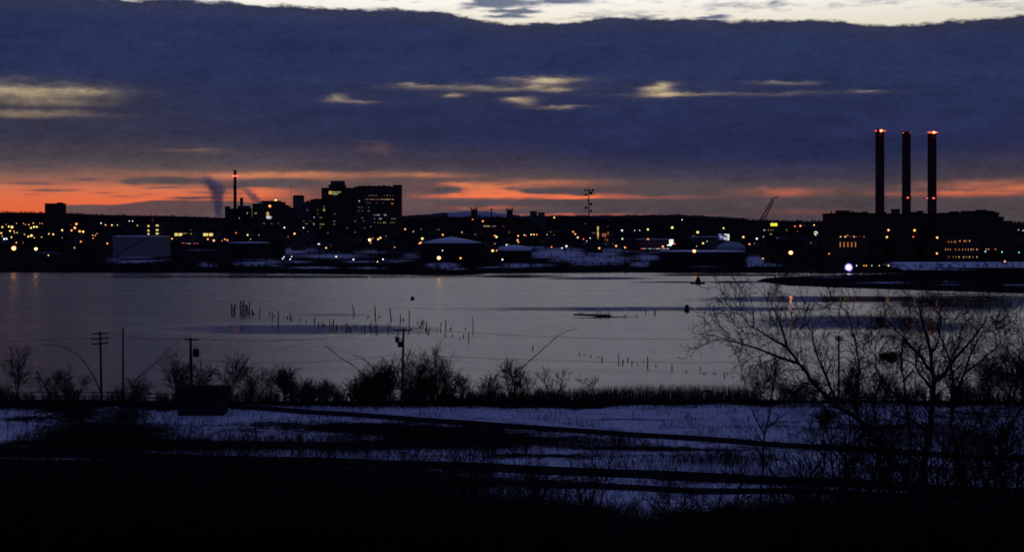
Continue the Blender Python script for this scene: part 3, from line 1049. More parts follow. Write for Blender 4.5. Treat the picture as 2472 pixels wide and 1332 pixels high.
# ---- boiler house, tall stack with red ring lights, short stack
bh = Block('boiler_house', 'low dark boiler house at the foot of the slim tall chimney', 'building', 572, 1820)
bh.mass(543, 600, 505, 24, material='dark_brick')
bh.mass(542, 552, 499.5, 8, 2, ybot=505.3, material='dark_brick')
bh.mass(572, 599, 498.5, 12, 4, ybot=505.3, material='concrete')
for q in [(604.5, 514.5, 2.6, 4, 'w', 1), (578, 526.5, 3, 3, 'w', 1), (582.5, 537, 2.6, 6, 'w', 0)]:
    bh.window(min(q[0], 597), q[1], q[2], q[3], ('window_' if q[5] else 'dim_') + q[4], -0.02)


def stack(name, label, px, pytop, Y, wtop, wbot, bands, zb=None):
    b = Block(name, label, 'chimney', px, Y, None, zb)
    zt = b.lz(pytop)
    r1, r0 = wtop / F * Y / 2, wbot / F * Y / 2
    prof = [(r0 * 1.12, 0), (r0 * 1.1, zt * 0.03)]
    n = 14
    for i in range(n + 1):
        t = i / n
        z = zt * (0.04 + 0.96 * t)
        r = r0 + (r1 - r0) * t
        prof.append((r, z - 0.3)); prof.append((r * 1.012, z - 0.15 if i < n else z))
    prof += [(r1 * 0.8, zt), (r1 * 0.8, zt - 3)]
    b.shape('shaft', MB().lathe(prof, 28, cap=False), 'dark_brick', False)
    for (pyb, lights, wide) in bands:
        z = b.lz(pyb)
        r = r0 + (r1 - r0) * z / zt
        m = MB().lathe([(r * 1.02, z - 0.12), (r * wide, z - 0.12), (r * wide, z), (r * 1.02, z)], 24, cap=False)
        for k in range(16):
            a = 2 * math.pi * k / 16
            m.tube([(r * wide * math.cos(a), r * wide * math.sin(a), z), (r * wide * math.cos(a), r * wide * math.sin(a), z + 1.1)], 0.05, 4)
        m.lathe([(r * wide - 0.05, z + 1.05), (r * wide + 0.05, z + 1.05), (r * wide + 0.05, z + 1.15), (r * wide - 0.05, z + 1.15)], 24, cap=False)
        g = b.shape('gallery', m, 'black_steel')
        for (ang, rad, c) in lights:
            a = math.radians(ang)
            p = (r * (wide + 0.1) * math.cos(a), r * (wide + 0.1) * math.sin(a), z + 0.9)
            MB().blob(p, rad, rad, rad * 0.8, 0, 8, 5).build('beacon', MATS['lamp_' + c], g)
    OCC.append((px - wbot / 2, px + wbot / 2, pytop, 660, Y - 3))
    return b


emit('lamp_beacon', (1.0, 0.13, 0.05), 9.0)
stack('hospital_chimney', 'slim tall chimney with red lights in a ring near its top', 567.5, 411, 1812, 6.6, 8.6,
      [(427, [(-90, 1.3, 'r'), (-175, 1.2, 'r'), (-5, 1.2, 'r'), (-130, 0.9, 'r'), (-50, 0.9, 'r')], 1.5), (413, [], 1.25)])
stack('short_chimney', 'short stubby chimney rising from the boiler house roof', 583, 477.5, 1812, 7.6, 9, [(479, [], 1.15)])

# ---- power station
Yp = 1000.0
pb = Block('power_station', 'long black power station hall with orange lit windows under the three stacks', 'power station', 2140, Yp, zb=3.2)
pb.mass(2016, 2120, 517.5, 40)
pb.mass(2033, 2056, 510.5, 14, 6, ybot=517.8, material='dark_brick')
pb.mass(2120.2, 2265, 518.5, 40, 0.5)
pb.mass(2164, 2176, 507.5, 10, 4, ybot=518.8, material='concrete')
pb.mass(2208, 2226, 514.5, 10, 4, ybot=518.8)
pb.mass(2092, 2100, 513.5, 6, 8, ybot=517.8)
pb.mass(2008, 2078, 564, 22, -22.5, material='brick')
pb.mass(2084, 2122, 588, 14, -14.5, material='dark_brick')
pb.mass(2150, 2196, 580, 12, -12.5, material='dark_brick')
pb.mass(2226, 2258, 574, 12, -12.5, material='brick')
pb.mass(2060, 2084, 514.8, 12, 10, ybot=517.8, material='concrete')
pb.mass(2134, 2150, 514.2, 9, 12, ybot=518.8, material='dark_brick')
pb.mass(2232, 2240, 511.5, 6, 12, ybot=518.8, material='concrete')
pb.shape('flue', MB().tube([(pb.lx(2010), 4, pb.lz(566)), (pb.lx(2010), 4, pb.lz(510))], 0.5, 8), 'black_steel')
for k_, (x_, d_) in enumerate(((2070, 26), (2105, 18), (2200, 22), (2246, 14))):
    pb.shape('vent_pipe', MB().tube([(pb.lx(x_), 14, pb.lz(518)), (pb.lx(x_), 14, pb.lz(518 - d_ * 0.35))], [0.9, 0.7], 8), 'black_steel')
pb.rows(2030, 2255, [530, 540, 550], 9.0, 4.0, 6.0)
for (a, b, w_, h_, c, on) in [(2011.5, 570.5, 4.5, 4, 'y', 1), (2022.5, 570.5, 6, 4, 'y', 1), (2028, 567.5, 4, 3, 'o', 1), (2043, 570.5, 5, 4, 'a', 1), (2034, 570.5, 4, 3, 'o', 0), (2057.5, 570.8, 3, 3, 'r', 0), (2066.5, 570.8, 3.4, 3.2, 'r', 1), (2050, 570.6, 3.4, 3, 'o', 0)]:
    pb.window(a, b, w_, h_, ('glow_' if on else 'dim_') + c, -22.5)
for i in range(5):
    pb.window(2010.5 + i * 9, 589, 3.6, 13, 'window_o', -22.5)
for i in range(3):
    pb.window(2157 + i * 15, 592, 4, 10, 'glass_dark', -12.5)
emit('dim_facade', (1.0, 0.33, 0.08), 0.22)
rb = Block('turbine_hall', 'black wing right of the stacks with three rows of small orange windows', 'building', 2360, 985, zb=3.0)
rb.mass(2265.2, 2285, 522, 30, 2)
rb.mass(2285.2, 2304, 519, 30, 1)
rb.mass(2304.2, 2412, 516, 34)
rb.mass(2336, 2362, 512, 10, 4, ybot=516.3)
rb.mass(2372, 2386, 509, 10, 4, ybot=516.3, material='concrete')
rb.mass(2394, 2402, 511.5, 8, 4, ybot=516.3)
rb.mass(2412.2, 2424, 526, 28, 1)
rb.mass(2424.2, 2446, 536, 26, 2)
rb.mass(2262, 2350, 564, 16, -16.5, material='brick')
rb.mass(2310, 2322, 512.8, 8, 8, ybot=516.3, material='concrete')
rb.mass(2404, 2411, 513.2, 6, 8, ybot=516.3)
rb.mass(2270, 2280, 517.5, 8, 8, ybot=522.3, material='concrete')
rb.shape('aerial', MB().tube([(rb.lx(2414), 8, rb.lz(526)), (rb.lx(2414), 8, rb.lz(500))], 0.10, 5), 'black_steel')
for i, px_ in enumerate((2272, 2279, 2286, 2289, 2299, 2309.5, 2314, 2322)):
    rb.window(px_, 581 if px_ > 2290 else 583, 3.0, 4.6, ('glow_o' if px_ in (2299, 2309.5, 2322) else 'window_o'), -16.5)
for px_ in (2262.5, 2270, 2276, 2289, 2297, 2305, 2312, 2319, 2326, 2331, 2339.5):
    rb.window(max(px_, 2265), 601, 3.0, 4.6, ('glow_o' if px_ in (2339.5, 2326) else 'window_o'), -16.5)
for px_ in (2272.5, 2283, 2290, 2297, 2308, 2315, 2322, 2330, 2339.5):
    rb.window(px_, 619, 3.0, 4.0, ('glow_a' if px_ in (2297, 2308, 2322, 2339.5) else 'window_o'), -16.5)
for px_ in (2381, 2386.5, 2403):
    rb.window(px_, 601.5, 3.6, 3.4, 'glow_o', -0.02)
MATS['lamp_B'] = MATS['lamp_beacon']
stack('power_chimney', 'leftmost of the three tall power station stacks, orange light at its rim', 2124, 313, 1008, 20.5, 22,
      [(320, [(-90, 0.95, 'B'), (-60, 0.5, 'r'), (-150, 0.5, 'r'), (-25, 0.35, 'r')], 1.14)], zb=3.2)
stack('power_chimney', 'middle stack of the three, dull red rim lights and red lamp low on its shaft', 2188, 318, 1008, 20, 21.5,
      [(325, [(-140, 0.3, 'r'), (-60, 0.25, 'r')], 1.14), (481, [(-90, 0.55, 'r'), (-84, 0.45, 'r')], 1.06)], zb=3.2)
stack('power_chimney', 'rightmost of the three stacks with two glowing lights at its rim', 2250, 319, 1008, 20.5, 22,
      [(324, [(-88, 0.95, 'B'), (-70, 0.6, 'B'), (-125, 0.65, 'r'), (-150, 0.4, 'r'), (-35, 0.4, 'r')], 1.14), (482, [(-90, 0.6, 'r'), (-80, 0.4, 'r'), (-170, 0.4, 'r')], 1.06)], zb=3.2)

# ---- skyline and mid-town buildings
b = Block('apartment_block', 'flat-roofed dark block alone on the horizon at far left', 'building', 130, 2500)
b.mass(108, 151, 492, 20, material='dark_brick')
b.mass(136, 147, 489.8, 8, 4, ybot=492.3)
b.rows(112, 150, [498 + 5 * i for i in range(5)], 5, 2.4, 2.4)


def castle_tower(px, label):
    b = Block('armory_tower', label, 'tower', px, 2550, 'battlemented towers on the skyline')
    b.mass(px - 7.5, px + 7.5, 509, 10, material='dark_brick', roof=False)
    m = MB()
    w = 15 / F * 2550
    x0 = b.lx(px - 8.2); z = b.lz(509)
    W = 16.4 / F * 2550
    m.box(x0, x0 + W, -0.5, 10.5, z + 0.002, z + 1.6)
    for k, hh in ((0, 4.0), (1, 2.2), (2, 2.2), (3, 4.0)):
        a = x0 + k * W / 4 + (0.0 if k == 0 else 0.55)
        m.box(a, a + W / 4 - 0.9, -0.5, 1.2, z + 1.603, z + 1.6 + hh)
        m.box(a, a + W / 4 - 0.9, 8.8, 10.5, z + 1.603, z + 1.6 + hh)
    b.shape('battlement', m, 'dark_brick')
    for k in (-2.2, 2.2):
        b.window(px + k, 520, 2.0, 6.0, 'glass_dark', -0.02)
    return b


castle_tower(1144.5, 'left one of the two small battlemented towers on the skyline')
castle_tower(1230.5, 'right one of the two small battlemented towers on the skyline')
b = Block('armory_hall', 'long low dark hall spanning between the two battlemented towers', 'building', 1188, 2575)
b.mass(1153, 1222, 529, 30, material='dark_brick')
b = Block('water_mast', 'thin dark mast with short crossbar between the two battlemented towers', 'mast', 1186, 2450)
b.shape('pole', MB().tube([(0, 0, 0), (0, 0, b.lz(503))], [1.2, 0.9], 8), 'black_steel')
b.shape('crossbar', MB().box(b.lx(1183), b.lx(1192), -0.4, 0.4, b.lz(506.5), b.lz(505)), 'black_steel')
b = Block('apartment_tower', 'taller left one of two dark square blocks right of battlemented towers', 'building', 1288, 2300)
b.mass(1279.5, 1296, 511, 14, material='concrete'); b.rows(1282, 1296, [517 + 5 * i for i in range(6)], 4.6, 2.2, 2.2)
b = Block('apartment_tower', 'lower right one of two dark square blocks right of battlemented towers', 'building', 1308, 2300)
b.mass(1299, 1315, 514, 14, material='concrete'); b.rows(1302, 1315, [520 + 5 * i for i in range(5)], 4.6, 2.2, 2.2)
b = Block('office_building', 'dark office block with a bright yellow stairwell, below the antenna mast', 'building', 1420, 1350)
b.mass(1391, 1446, 542.5, 18, material='dark_brick')
for k in range(7):
    b.window(1443.5, 548.5 + k * 4.6, 4.4, 4.2, 'glow_y' if k in (0, 1, 3, 4) else 'window_y', -0.02)
for k in range(3):
    b.window(1430 + k * 3.4, 562.4, 3.0, 3.0, 'dim_y', -0.02)
b.rows(1396, 1438, [550, 556, 568, 574], 6, 3, 3)
b = Block('parking_deck', 'orange lit open garage right of the yellow stairwell', 'garage', 1468, 1330)
b.mass(1453, 1484, 554, 16, material='brick')
emit('garage_glow', (1.0, 0.25, 0.03), 0.26)
for k, (a, c, w_, h_) in enumerate([(1458.5, 567.5, 11, 9), (1468, 563, 4, 8), (1470, 580, 9, 9), (1478, 572, 5, 6), (1462, 579, 5, 6)]):
    b.window(a, c, w_, h_, 'garage_glow' if k in (0, 2) else 'dim_facade', -0.02)
b = Block('lit_warehouse', 'long low building with a row of wide yellow windows', 'building', 468, 1330)
b.mass(414, 522, 559, 22, material='concrete', rmat='tar_roof')
for (x0, x1, on) in ((421.2, 429.4, 1), (430.6, 440.8, 1), (443.3, 452.8, 1), (454.3, 463, 0), (466, 474, -1), (476.5, 487, -1), (490.2, 502.6, 1), (504, 514.4, 1)):
    b.window((x0 + x1) / 2, 566.3, x1 - x0, 7.6, 'glow_y' if on == 1 else 'window_y' if on == 0 else 'glass_dark', -0.02)
for x0 in (425, 435): b.window(x0, 577, 7, 4, 'dim_facade', -0.02)
b = Block('brick_apartments', 'dark apartment house with two stacks of bright white windows', 'building', 368, 1500)
b.mass(348, 388, 537, 14, material='brick')
for k, py_ in enumerate((545.5, 556.5, 565)):
    b.window(358.5, py_, 5.4, 4.6, 'glow_y', -0.02); b.window(379.5, py_ - 1.2, 7.4, 4.4, 'glow_y', -0.02)
b.shape('neon_strip', MB().box(b.lx(367.2), b.lx(368.8), -0.3, -0.05, b.lz(536), b.lz(528)), 'dim_r')
b = Block('school_building', 'low dark building just right of the tall hospital block, a few dim windows', 'building', 1000, 1700)
b.mass(1000, 1065, 545, 18, material='dark_brick')
for q in [(1017, 553.5, 2.4, 4.4, 'w'), (1049, 554, 14, 2.4, 'o'), (1062, 554, 2.4, 4, 'w'), (1048.5, 570.3, 13, 2.4, 'y')]:
    b.window(min(q[0], 1060), q[1], q[2], q[3], 'dim_' + q[4], -0.02)
b = Block('mill_building', 'dark mill with a short row of yellow windows below the thin mast', 'building', 1188, 1900)
b.mass(1160, 1226, 541, 18, material='brick')
for k, px_ in enumerate((1169.5, 1175, 1180.5, 1190, 1195, 1214.5)):
    b.window(px_, 546, 4.2, 3.4, 'window_y' if k < 3 else 'dim_w' if k < 5 else 'dim_r', -0.02)
b = Block('sign_house', 'dark building of lit upper windows under the small yellow roof sign', 'building', 1868, 1500)
b.mass(1838, 1902, 548.5, 16, material='dark_brick')
for q in [(1845, 555.5, 5, 3.6, 'w', 1), (1855, 555.5, 4, 4, 'y', 0), (1862, 555.5, 5, 4, 'a', 0), (1867.5, 555, 2.6, 4, 'y', 0), (1861, 565.5, 5, 4, 'y', 1), (1843, 571.5, 4, 4, 'p', 1), (1863, 573.5, 3, 3, 'y', 0), (1908, 555.5, 4, 4.6, 'y', 0)]:
    b.window(min(q[0], 1899), q[1], q[2], q[3], ('window_' if q[5] else 'dim_') + q[4], -0.02)
b = Block('lowrise_shed', 'long snow-roofed shed behind the lit billboard', 'building', 1700, 1080)
b.mass(1676, 1734, 572, 14, material='siding', rmat='snow', par=0.3)
b = Block('lowrise_shed', 'pale snow-roofed shed behind the row of parked cars', 'building', 1565, 1120)
b.mass(1530, 1612, 578, 16, material='siding', rmat='snow', par=0.3)
b = Block('brick_depot', 'low brick depot washed orange by the bright lamp below the crane', 'building', 1862, 930)
b.mass(1838, 1886, 613, 12, material='brick', rmat='tar_roof', par=0.4)

# filler houses and sheds of the dark town, each on the slope
HOUSE = []


def house(px, Y, w, hgt, d, gable, material, lit):
    zb = zf(px, Y) - 0.3
    HOUSE.append((px, Y))
    t = thing('gabled_house' if gable else 'flat_shed', '', 'house' if gable else 'shed', ((px - CX) / F * Y, Y, zb), 'dark houses of the far town', RNG.uniform(-0.25, 0.25))
    MB().box(-w / 2, w / 2, 0, d, 0, hgt).build('wall', MATS[material], t)
    if gable:
        e = 0.5
        r = MB().prism([(-w / 2 - e, hgt + 0.004), (w / 2 + e, hgt + 0.004), (0, hgt + w * 0.36)], -e, d + e)
        ro = r.build('roof', MATS['shingle'], t)
        MB().box(w * 0.18, w * 0.18 + 0.8, d * 0.5, d * 0.5 + 0.8, hgt + w * 0.15, hgt + w * 0.42).build('chimney', MATS['brick'], ro)
    else:
        MB().box(-w / 2 - .3, w / 2 + .3, -.3, d + .3, hgt + 0.004, hgt + 0.5).build('roof', MATS['tar_roof'], t)
    k = 0
    for i in range(2):
        for z in ([hgt * 0.28, hgt * 0.7] if hgt > 5 else [hgt * 0.5]):
            x = (-0.25 + 0.5 * i) * w
            c = lit[k % len(lit)] if lit else None
            wd = MB()
            wd.box(x - 0.75, x + 0.75, -0.1, -0.006, z - 0.9, z - 0.75).box(x - 0.75, x + 0.75, -0.1, -0.006, z + 0.75, z + 0.9)
            wd.box(x - 0.75, x - 0.6, -0.1, -0.006, z - 0.75, z + 0.75).box(x + 0.6, x + 0.75, -0.1, -0.006, z - 0.75, z + 0.75)
            wo = wd.build('window', MATS['siding'], t)
            MB().box(x - 0.6, x + 0.6, -0.05, -0.006, z - 0.75, z + 0.75).build('pane', MATS['dim_' + c] if c else MATS['glass_dark'], wo)
            k += 1
    return t


hs = random.Random(12)
spots = []
for Y in (1090, 1170, 1260, 1400, 1560, 1760, 2050, 2350):
    px = hs.uniform(-60, 60)
    while px < 2500:
        spots.append((px, Y + hs.uniform(-25, 25)))
        px += hs.uniform(70, 190) * (1500 / Y) ** 0.5
ZONES = [(-200, 120, 'below the skyline block at far left'), (120, 270, 'left of the pale oil tank'), (270, 420, 'behind the pale oil tank'), (420, 530, 'near the yellow-windowed warehouse'),
         (530, 705, 'below the slim chimney'), (705, 980, 'below the tall hospital block'), (980, 1175, 'around the wide snow-capped tank'), (1175, 1300, 'around the snowy domed tank'),
         (1300, 1400, 'left of the antenna mast'), (1400, 1500, 'right of the antenna mast'), (1500, 1640, 'around the white lit sign'), (1640, 1800, 'around the lit billboard'),
         (1800, 1990, 'below the crane'), (1990, 2270, 'in front of the stacks'), (2270, 2800, 'right of the stacks')]


def zone(px):
    for a, b, n in ZONES:
        if a <= px < b:
            return n
    return ZONES[-1][2]


made = []
for (px, Y) in spots:
    if any(a - 14 < px < b_ + 14 and Y > yy - 40 for (a, b_, c, d, yy) in OCC if yy < 1600) and 1990 < px < 2450:
        continue
    g = hs.random() < 0.65
    w = hs.uniform(8, 12) if g else hs.uniform(12, 26)
    t = house(px, Y, w, hs.uniform(4.6, 6.0) if g else hs.uniform(3.5, 5), hs.uniform(9, 14), g, hs.choice(['siding', 'dark_brick', 'brick', 'dark_paint']),
              hs.choice([None, None, None, None, None, ['a', None, None, None], [None, 'o', None, None]]))
    made.append((zone(px), 'gabled house' if g else 'flat-roofed shed', px, t))
from collections import defaultdict
grp = defaultdict(list)
for z_, k, px, t in made:
    grp[(z_, k)].append((px, t))
for (z_, k), L in grp.items():
    L.sort(key=lambda q: q[0])
    for i, (px, t) in enumerate(L):
        t['label'] = ('small dark %s %s' % (k, z_)) + ('' if len(L) == 1 else ', %s from the left' % ordw(i + 1))

# ---- oil tanks
def tank(label, x0, x1, pytop, pybot, Y, apex, wallmat, roofmat, dome=False, group='oil tanks on the far shore', zb=None):
    px = (x0 + x1) / 2
    r = (x1 - x0) / F * Y / 2
    b = Block('oil_tank', label, 'tank', px, Y + r, group, zb=zb if zb is not None else H - (pybot - HY) / F * Y)
    zt = H - (pytop - HY) / F * Y - b.zb
    prof = []
    n = 6
    for i in range(n):
        z0, z1 = zt * i / n, zt * (i + 1) / n
        prof += [(r, z0), (r, z1 - 0.12), (r + 0.05, z1 - 0.1), (r + 0.05, z1)]
    b.shape('shell', MB().lathe(prof, 56, cap=False), wallmat)
    za = H - (apex - HY) / F * (Y + r) - b.zb
    if dome:
        rp = [(r * math.cos(a) + (0.15 if a < 0.01 else 0), zt + 0.004 + (za - zt) * math.sin(a)) for a in np.linspace(0, math.pi / 2 * 0.97, 9)]
    else:
        rp = [(r + 0.15, zt + 0.004), (r + 0.15, zt + 0.25), (r * 0.6, zt + 0.25 + (za - zt) * 0.42), (r * 0.2, zt + (za - zt) * 0.86), (0.3, za)]
    b.shape('roof', MB().lathe(rp, 56, cap=False), roofmat, True)
    # spiral stair and rim rail
    m = MB()
    for k in range(24):
        a = -2.4 + k * 0.055
        m.box((r + 0.5) * math.cos(a) - 0.45, (r + 0.5) * math.cos(a) + 0.45, (r + 0.5) * math.sin(a) - 0.3, (r + 0.5) * math.sin(a) + 0.3, zt * k / 24, zt * k / 24 + 0.12)
    b.shape('stair', m, 'black_steel')
    m = MB()
    ring = [((r + 0.1) * math.cos(a), (r + 0.1) * math.sin(a), zt + 1.2) for a in np.linspace(-2.6, -0.5, 30)]
    m.tube(ring, 0.06, 4)
    for p in ring[::3]:
        m.tube([(p[0], p[1], zt), p], 0.05, 4)
    b.shape('railing', m, 'black_steel')
    OCC.append((x0, x1, pytop, pybot, Y - 1))
    return b


tank('broad pale oil tank by the left shore', 273, 411, 571.5, 620, 930, 569, 'pale_paint', 'snow')
tank('dark oil tank with a thin snowy rim below the slim chimney', 551, 650, 587, 626, 905, 583.5, 'dark_paint', 'snow')
tank('second dark oil tank half hidden behind the snowy-rimmed one', 640, 689, 585.5, 622, 960, 583, 'dark_paint', 'tar_roof')
tank('black oil tank with a broad snow-covered conical roof lit orange at one edge', 1016, 1163, 587, 634, 880, 571.5, 'dark_paint', 'snow')
tank('smaller black oil tank with rounded snow-covered roof', 1197, 1283, 604.5, 630, 890, 591.5, 'dark_paint', 'snow', True)
mat('green_dome', (0.34, 0.42, 0.40), 0.6, 0.15, 0.4)
tank('low pale green domed tank right of the lit billboard', 1730, 1800, 602, 612, 990, 583, 'dark_paint', 'green_dome', True)
tank('very broad low black tank with a thin snow line along its rim', 1590, 1800, 608.5, 642, 872, 605.5, 'dark_paint', 'snow')

# ---- antenna mast
b = Block('antenna_mast', 'tall dark antenna mast with top platform and round dishes', 'mast', 1421.5, 1250)
zt = b.lz(455)
b.shape('pole', MB().tube([(0, 0, 0), (0, 0, b.lz(520)), (0, 0, zt)], [0.75, 0.5, 0.36], 10), 'black_steel')
m = MB().lathe([(0.3, b.lz(460) - 0.2), (3.6, b.lz(460) - 0.2), (3.6, b.lz(460)), (0.3, b.lz(460))], 12, cap=False)
b.shape('platform', m, 'black_steel')
for k in range(9):
    a = 2 * math.pi * k / 9
    x, y = 3.7 * math.cos(a), 3.7 * math.sin(a)
    MB().box(x - 0.35, x + 0.35, y - 0.25, y + 0.25, b.lz(462), b.lz(456.8)).build('panel_antenna', MATS['black_steel'], b.t)
for (a, c, r) in ((1414.5, 470.5, 1.0), (1427, 466, 1.3), (1419.5, 483.5, 0.8), (1426.5, 493, 1.15), (1414.5, 501.5, 1.15), (1427, 509, 1.0)):
    x, z = b.lx(a), b.lz(c)
    MB().tube([(0, 0, z), (x, -0.6, z)], 0.14, 5).blob((x, -0.7, z), r, 0.6, r, 0, 12, 6).build('dish', MATS['black_steel'], b.t)
b.shape('lightning_rod', MB().tube([(0, 0, zt), (0, 0, zt + 4)], 0.08, 4), 'black_steel')
b = Block('guyed_mast', 'hair-thin mast rising left of the slab tower', 'mast', 703.5, 1780)
b.shape('pole', MB().tube([(0, 0, 0), (0, 0, b.lz(440))], [0.3, 0.15], 5), 'steel')
b.shape('lamp', MB().blob((0, 0, b.lz(486)), 0.3, 0.3, 0.3), 'dim_r')

# ---- crane
b = Block('crawler_crane', 'dark crane with lattice boom leaning right against the sunset', 'crane', 1809, 1280)
b.shape('crawler', MB().box(-4, 4, -3.6, -2.4, 0, 1.3).box(-4, 4, 2.4, 3.6, 0, 1.3).box(-1.5, 1.5, -2.39, 2.39, 0.5, 1.1), 'black_steel')
b.shape('cab', MB().box(-5, 3, -1.8, 1.8, 1.4, 4.2).box(3.01, 4.6, -1.8, 0, 1.6, 4.4), 'dark_paint')


def lattice(p, q, w, n, r):
    m = MB()
    p, q = Vector(p), Vector(q)
    d = (q - p).normalized()
    s = Vector((0, 1, 0)); u = d.cross(s).normalized()
    c = [[p + d * ((q - p).length * i / n) + (s * a + u * e) * w * (0.55 + 0.45 * math.sin(math.pi * min(1, max(0.12, i / n)))) for i in range(n + 1)] for a, e in ((-1, -1), (1, -1), (1, 1), (-1, 1))]
    for ch in c:
        m.tube(ch, r, 4)
    for i in range(n):
        for k in range(4):
            m.tube([c[k][i], c[(k + 1) % 4][i + 1]], r * 0.6, 3)
    return m


tip = (b.lx(1866), 0, b.lz(483))
b.shape('boom', lattice((1.5, 0, 3.5), tip, 1.35, 20, 0.27), 'black_steel')
b.shape('jib', lattice((b.lx(1862), 0, b.lz(481.5)), (b.lx(1877), 0, b.lz(475.5)), 0.55, 6, 0.14), 'black_steel')
b.shape('mast', lattice((-1, 0, 4.2), (-5.5, 0, b.lz(540)), 0.5, 6, 0.1), 'black_steel')
b.shape('pendant', MB().tube([(-5.5, 0, b.lz(540)), tip], 0.06, 3).tube([tip, (tip[0] + 1.0, 0, 5)], 0.05, 3), 'black_steel')

# ---- signs
b = Block('billboard', 'lit billboard with violet and white picture on a post', 'billboard', 1748, 1020)
zc0, zc1 = b.lz(579.8), b.lz(565)
x0, x1 = b.lx(1733.5), b.lx(1760.5)
b.shape('post', MB().tube([(0, 0.6, 0), (0, 0.6, zc0)], 0.4, 8), 'black_steel')
b.shape('frame', MB().box(x0 - 0.2, x1 + 0.2, 0, 1.0, zc0 - 0.3, zc1 + 0.2), 'black_steel')
pm = bpy.data.materials.new('billboard_print'); pm.use_nodes = True
X.nt = pm.node_tree
bs = pm.node_tree.nodes['Principled BSDF']
tcn = pm.node_tree.nodes.new('ShaderNodeTexCoord')
sp = pm.node_tree.nodes.new('ShaderNodeSeparateXYZ')
pm.node_tree.links.new(tcn.outputs['Generated'], sp.inputs[0])
gx, gz = X(sp.outputs[0]), X(sp.outputs[2])
nn = noise(comb(gx * 3.2, gz * 2.2, 1.7), 1.0, 2.0, 0.5)
shade = sstep(nn + gx * 0.22 - 0.1, 0.40, 0.60)
cc = mixc(shade, mixc(sstep(gx, 0.3, 0.8), (0.03, 0.015, 0.10), (0.02, 0.07, 0.07)), mixc(sstep(gx, 0.25, 0.6), (0.38, 0.34, 0.70), (0.95, 1.0, 0.95)))
pm.node_tree.links.new(cc, bs.inputs['Emission Color']); bs.inputs['Emission Strength'].default_value = 1.0
bs.inputs['Base Color'].default_value = (0.1, 0.1, 0.1, 1)
MATS['billboard_print'] = pm
b.shape('poster', MB().box(x0, x1, -0.08, -0.01, zc0, zc1), 'billboard_print')
b = Block('lit_sign', 'bright white upright sign with pale grey blots beside the row of cars', 'sign', 1620, 1015)
emit('sign_cream', (1.0, 0.97, 0.86), 1.1)
emit('sign_grey', (0.72, 0.66, 0.56), 0.75)
b.shape('post', MB().tube([(0, 0.4, 0), (0, 0.4, b.lz(591))], 0.25, 6), 'black_steel')
b.shape('cabinet', MB().box(b.lx(1615), b.lx(1626), 0, 0.8, b.lz(590.5), b.lz(577.5)), 'black_steel')
b.shape('face', MB().box(b.lx(1615.4), b.lx(1625.6), -0.08, -0.01, b.lz(590), b.lz(578)), 'sign_cream')
b.shape('print', MB().box(b.lx(1617.2), b.lx(1620), -0.12, -0.085, b.lz(584), b.lz(580)).box(b.lx(1622.5), b.lx(1624.2), -0.12, -0.085, b.lz(583), b.lz(580)).box(b.lx(1617.4), b.lx(1618.8), -0.12, -0.085, b.lz(587), b.lz(585)), 'sign_grey')
b.shape('lower_strip', MB().box(b.lx(1610.5), b.lx(1621.3), -0.3, -0.15, b.lz(593), b.lz(590.8)), 'sign_white')
b = Block('roof_sign', 'small glowing yellow sign standing over the dark roof below the crane', 'sign', 1868, 1498)
emit('sign_yellow', (1.0, 0.94, 0.06), 0.95)
b.shape('leg', MB().tube([(b.lx(1862), 0.3, 0), (b.lx(1862), 0.3, b.lz(546))], 0.15, 5).tube([(b.lx(1874), 0.3, 0), (b.lx(1874), 0.3, b.lz(546))], 0.15, 5), 'black_steel')
b.shape('cabinet', MB().box(b.lx(1859.5), b.lx(1877), 0, 0.8, b.lz(546.3), b.lz(537.4)), 'black_steel')
b.shape('face', MB().box(b.lx(1860), b.lx(1876.5), -0.08, -0.01, b.lz(545.6), b.lz(538.6)), 'sign_yellow')
b.shape('mark', MB().box(b.lx(1868), b.lx(1869.6), -0.12, -0.085, b.lz(543), b.lz(540)), 'sign_gold')
b = Block('bulb_sign', 'pale lit bulb-shaped sign left of the power station', 'sign', 1970, 1300)
emit('sign_bulb', (1.0, 0.96, 0.62), 0.85)
b.shape('post', MB().tube([(0, 0.5, 0), (0, 0.5, b.lz(570))], 0.2, 6), 'black_steel')
m = MB()
R = 4.4 / F * 1300
x, z = b.lx(1969.6), b.lz(562.5)
for i in range(20):
    a0, a1 = 2 * math.pi * i / 20, 2 * math.pi * (i + 1) / 20
    if 9 <= i <= 9: continue
    m.prism([(x + R * .5 * math.cos(a0), z + R * .42 * math.sin(a0)), (x + R * math.cos(a0), z + R * math.sin(a0)), (x + R * math.cos(a1), z + R * math.sin(a1)), (x + R * .5 * math.cos(a1), z + R * .42 * math.sin(a1))], -0.1, 0.1)
b.shape('ring', m, 'sign_bulb')
b.shape('neck', MB().prism([(b.lx(1966.8), b.lz(565.2)), (b.lx(1973), b.lz(565.2)), (b.lx(1972), b.lz(570)), (b.lx(1968), b.lz(570))], -0.12, 0.12), 'sign_bulb')

# ---- snow-topped seawall in front of the right wing
def wall_seg():
    b = Block('seawall', 'long snow-topped seawall in front of the right power station wing', 'wall', 2330, 838, zb=0)
    m = MB(); s_ = MB()
    x0, x1 = b.lx(2180), b.lx(2760)
    m.box(x0, x1, 0, 3.0, -1, 1.6)
    b.shape('face', m, 'concrete')
    s_.add([(x0, 0.1, 1.604), (x1, 0.1, 1.604), (x1, 22, 5.4), (x0, 22, 5.4), (x0 - 6, 22, 4.0)], [(0, 1, 2, 3), (0, 3, 4)])
    b.shape('snow_bank', s_, 'snow')


wall_seg()

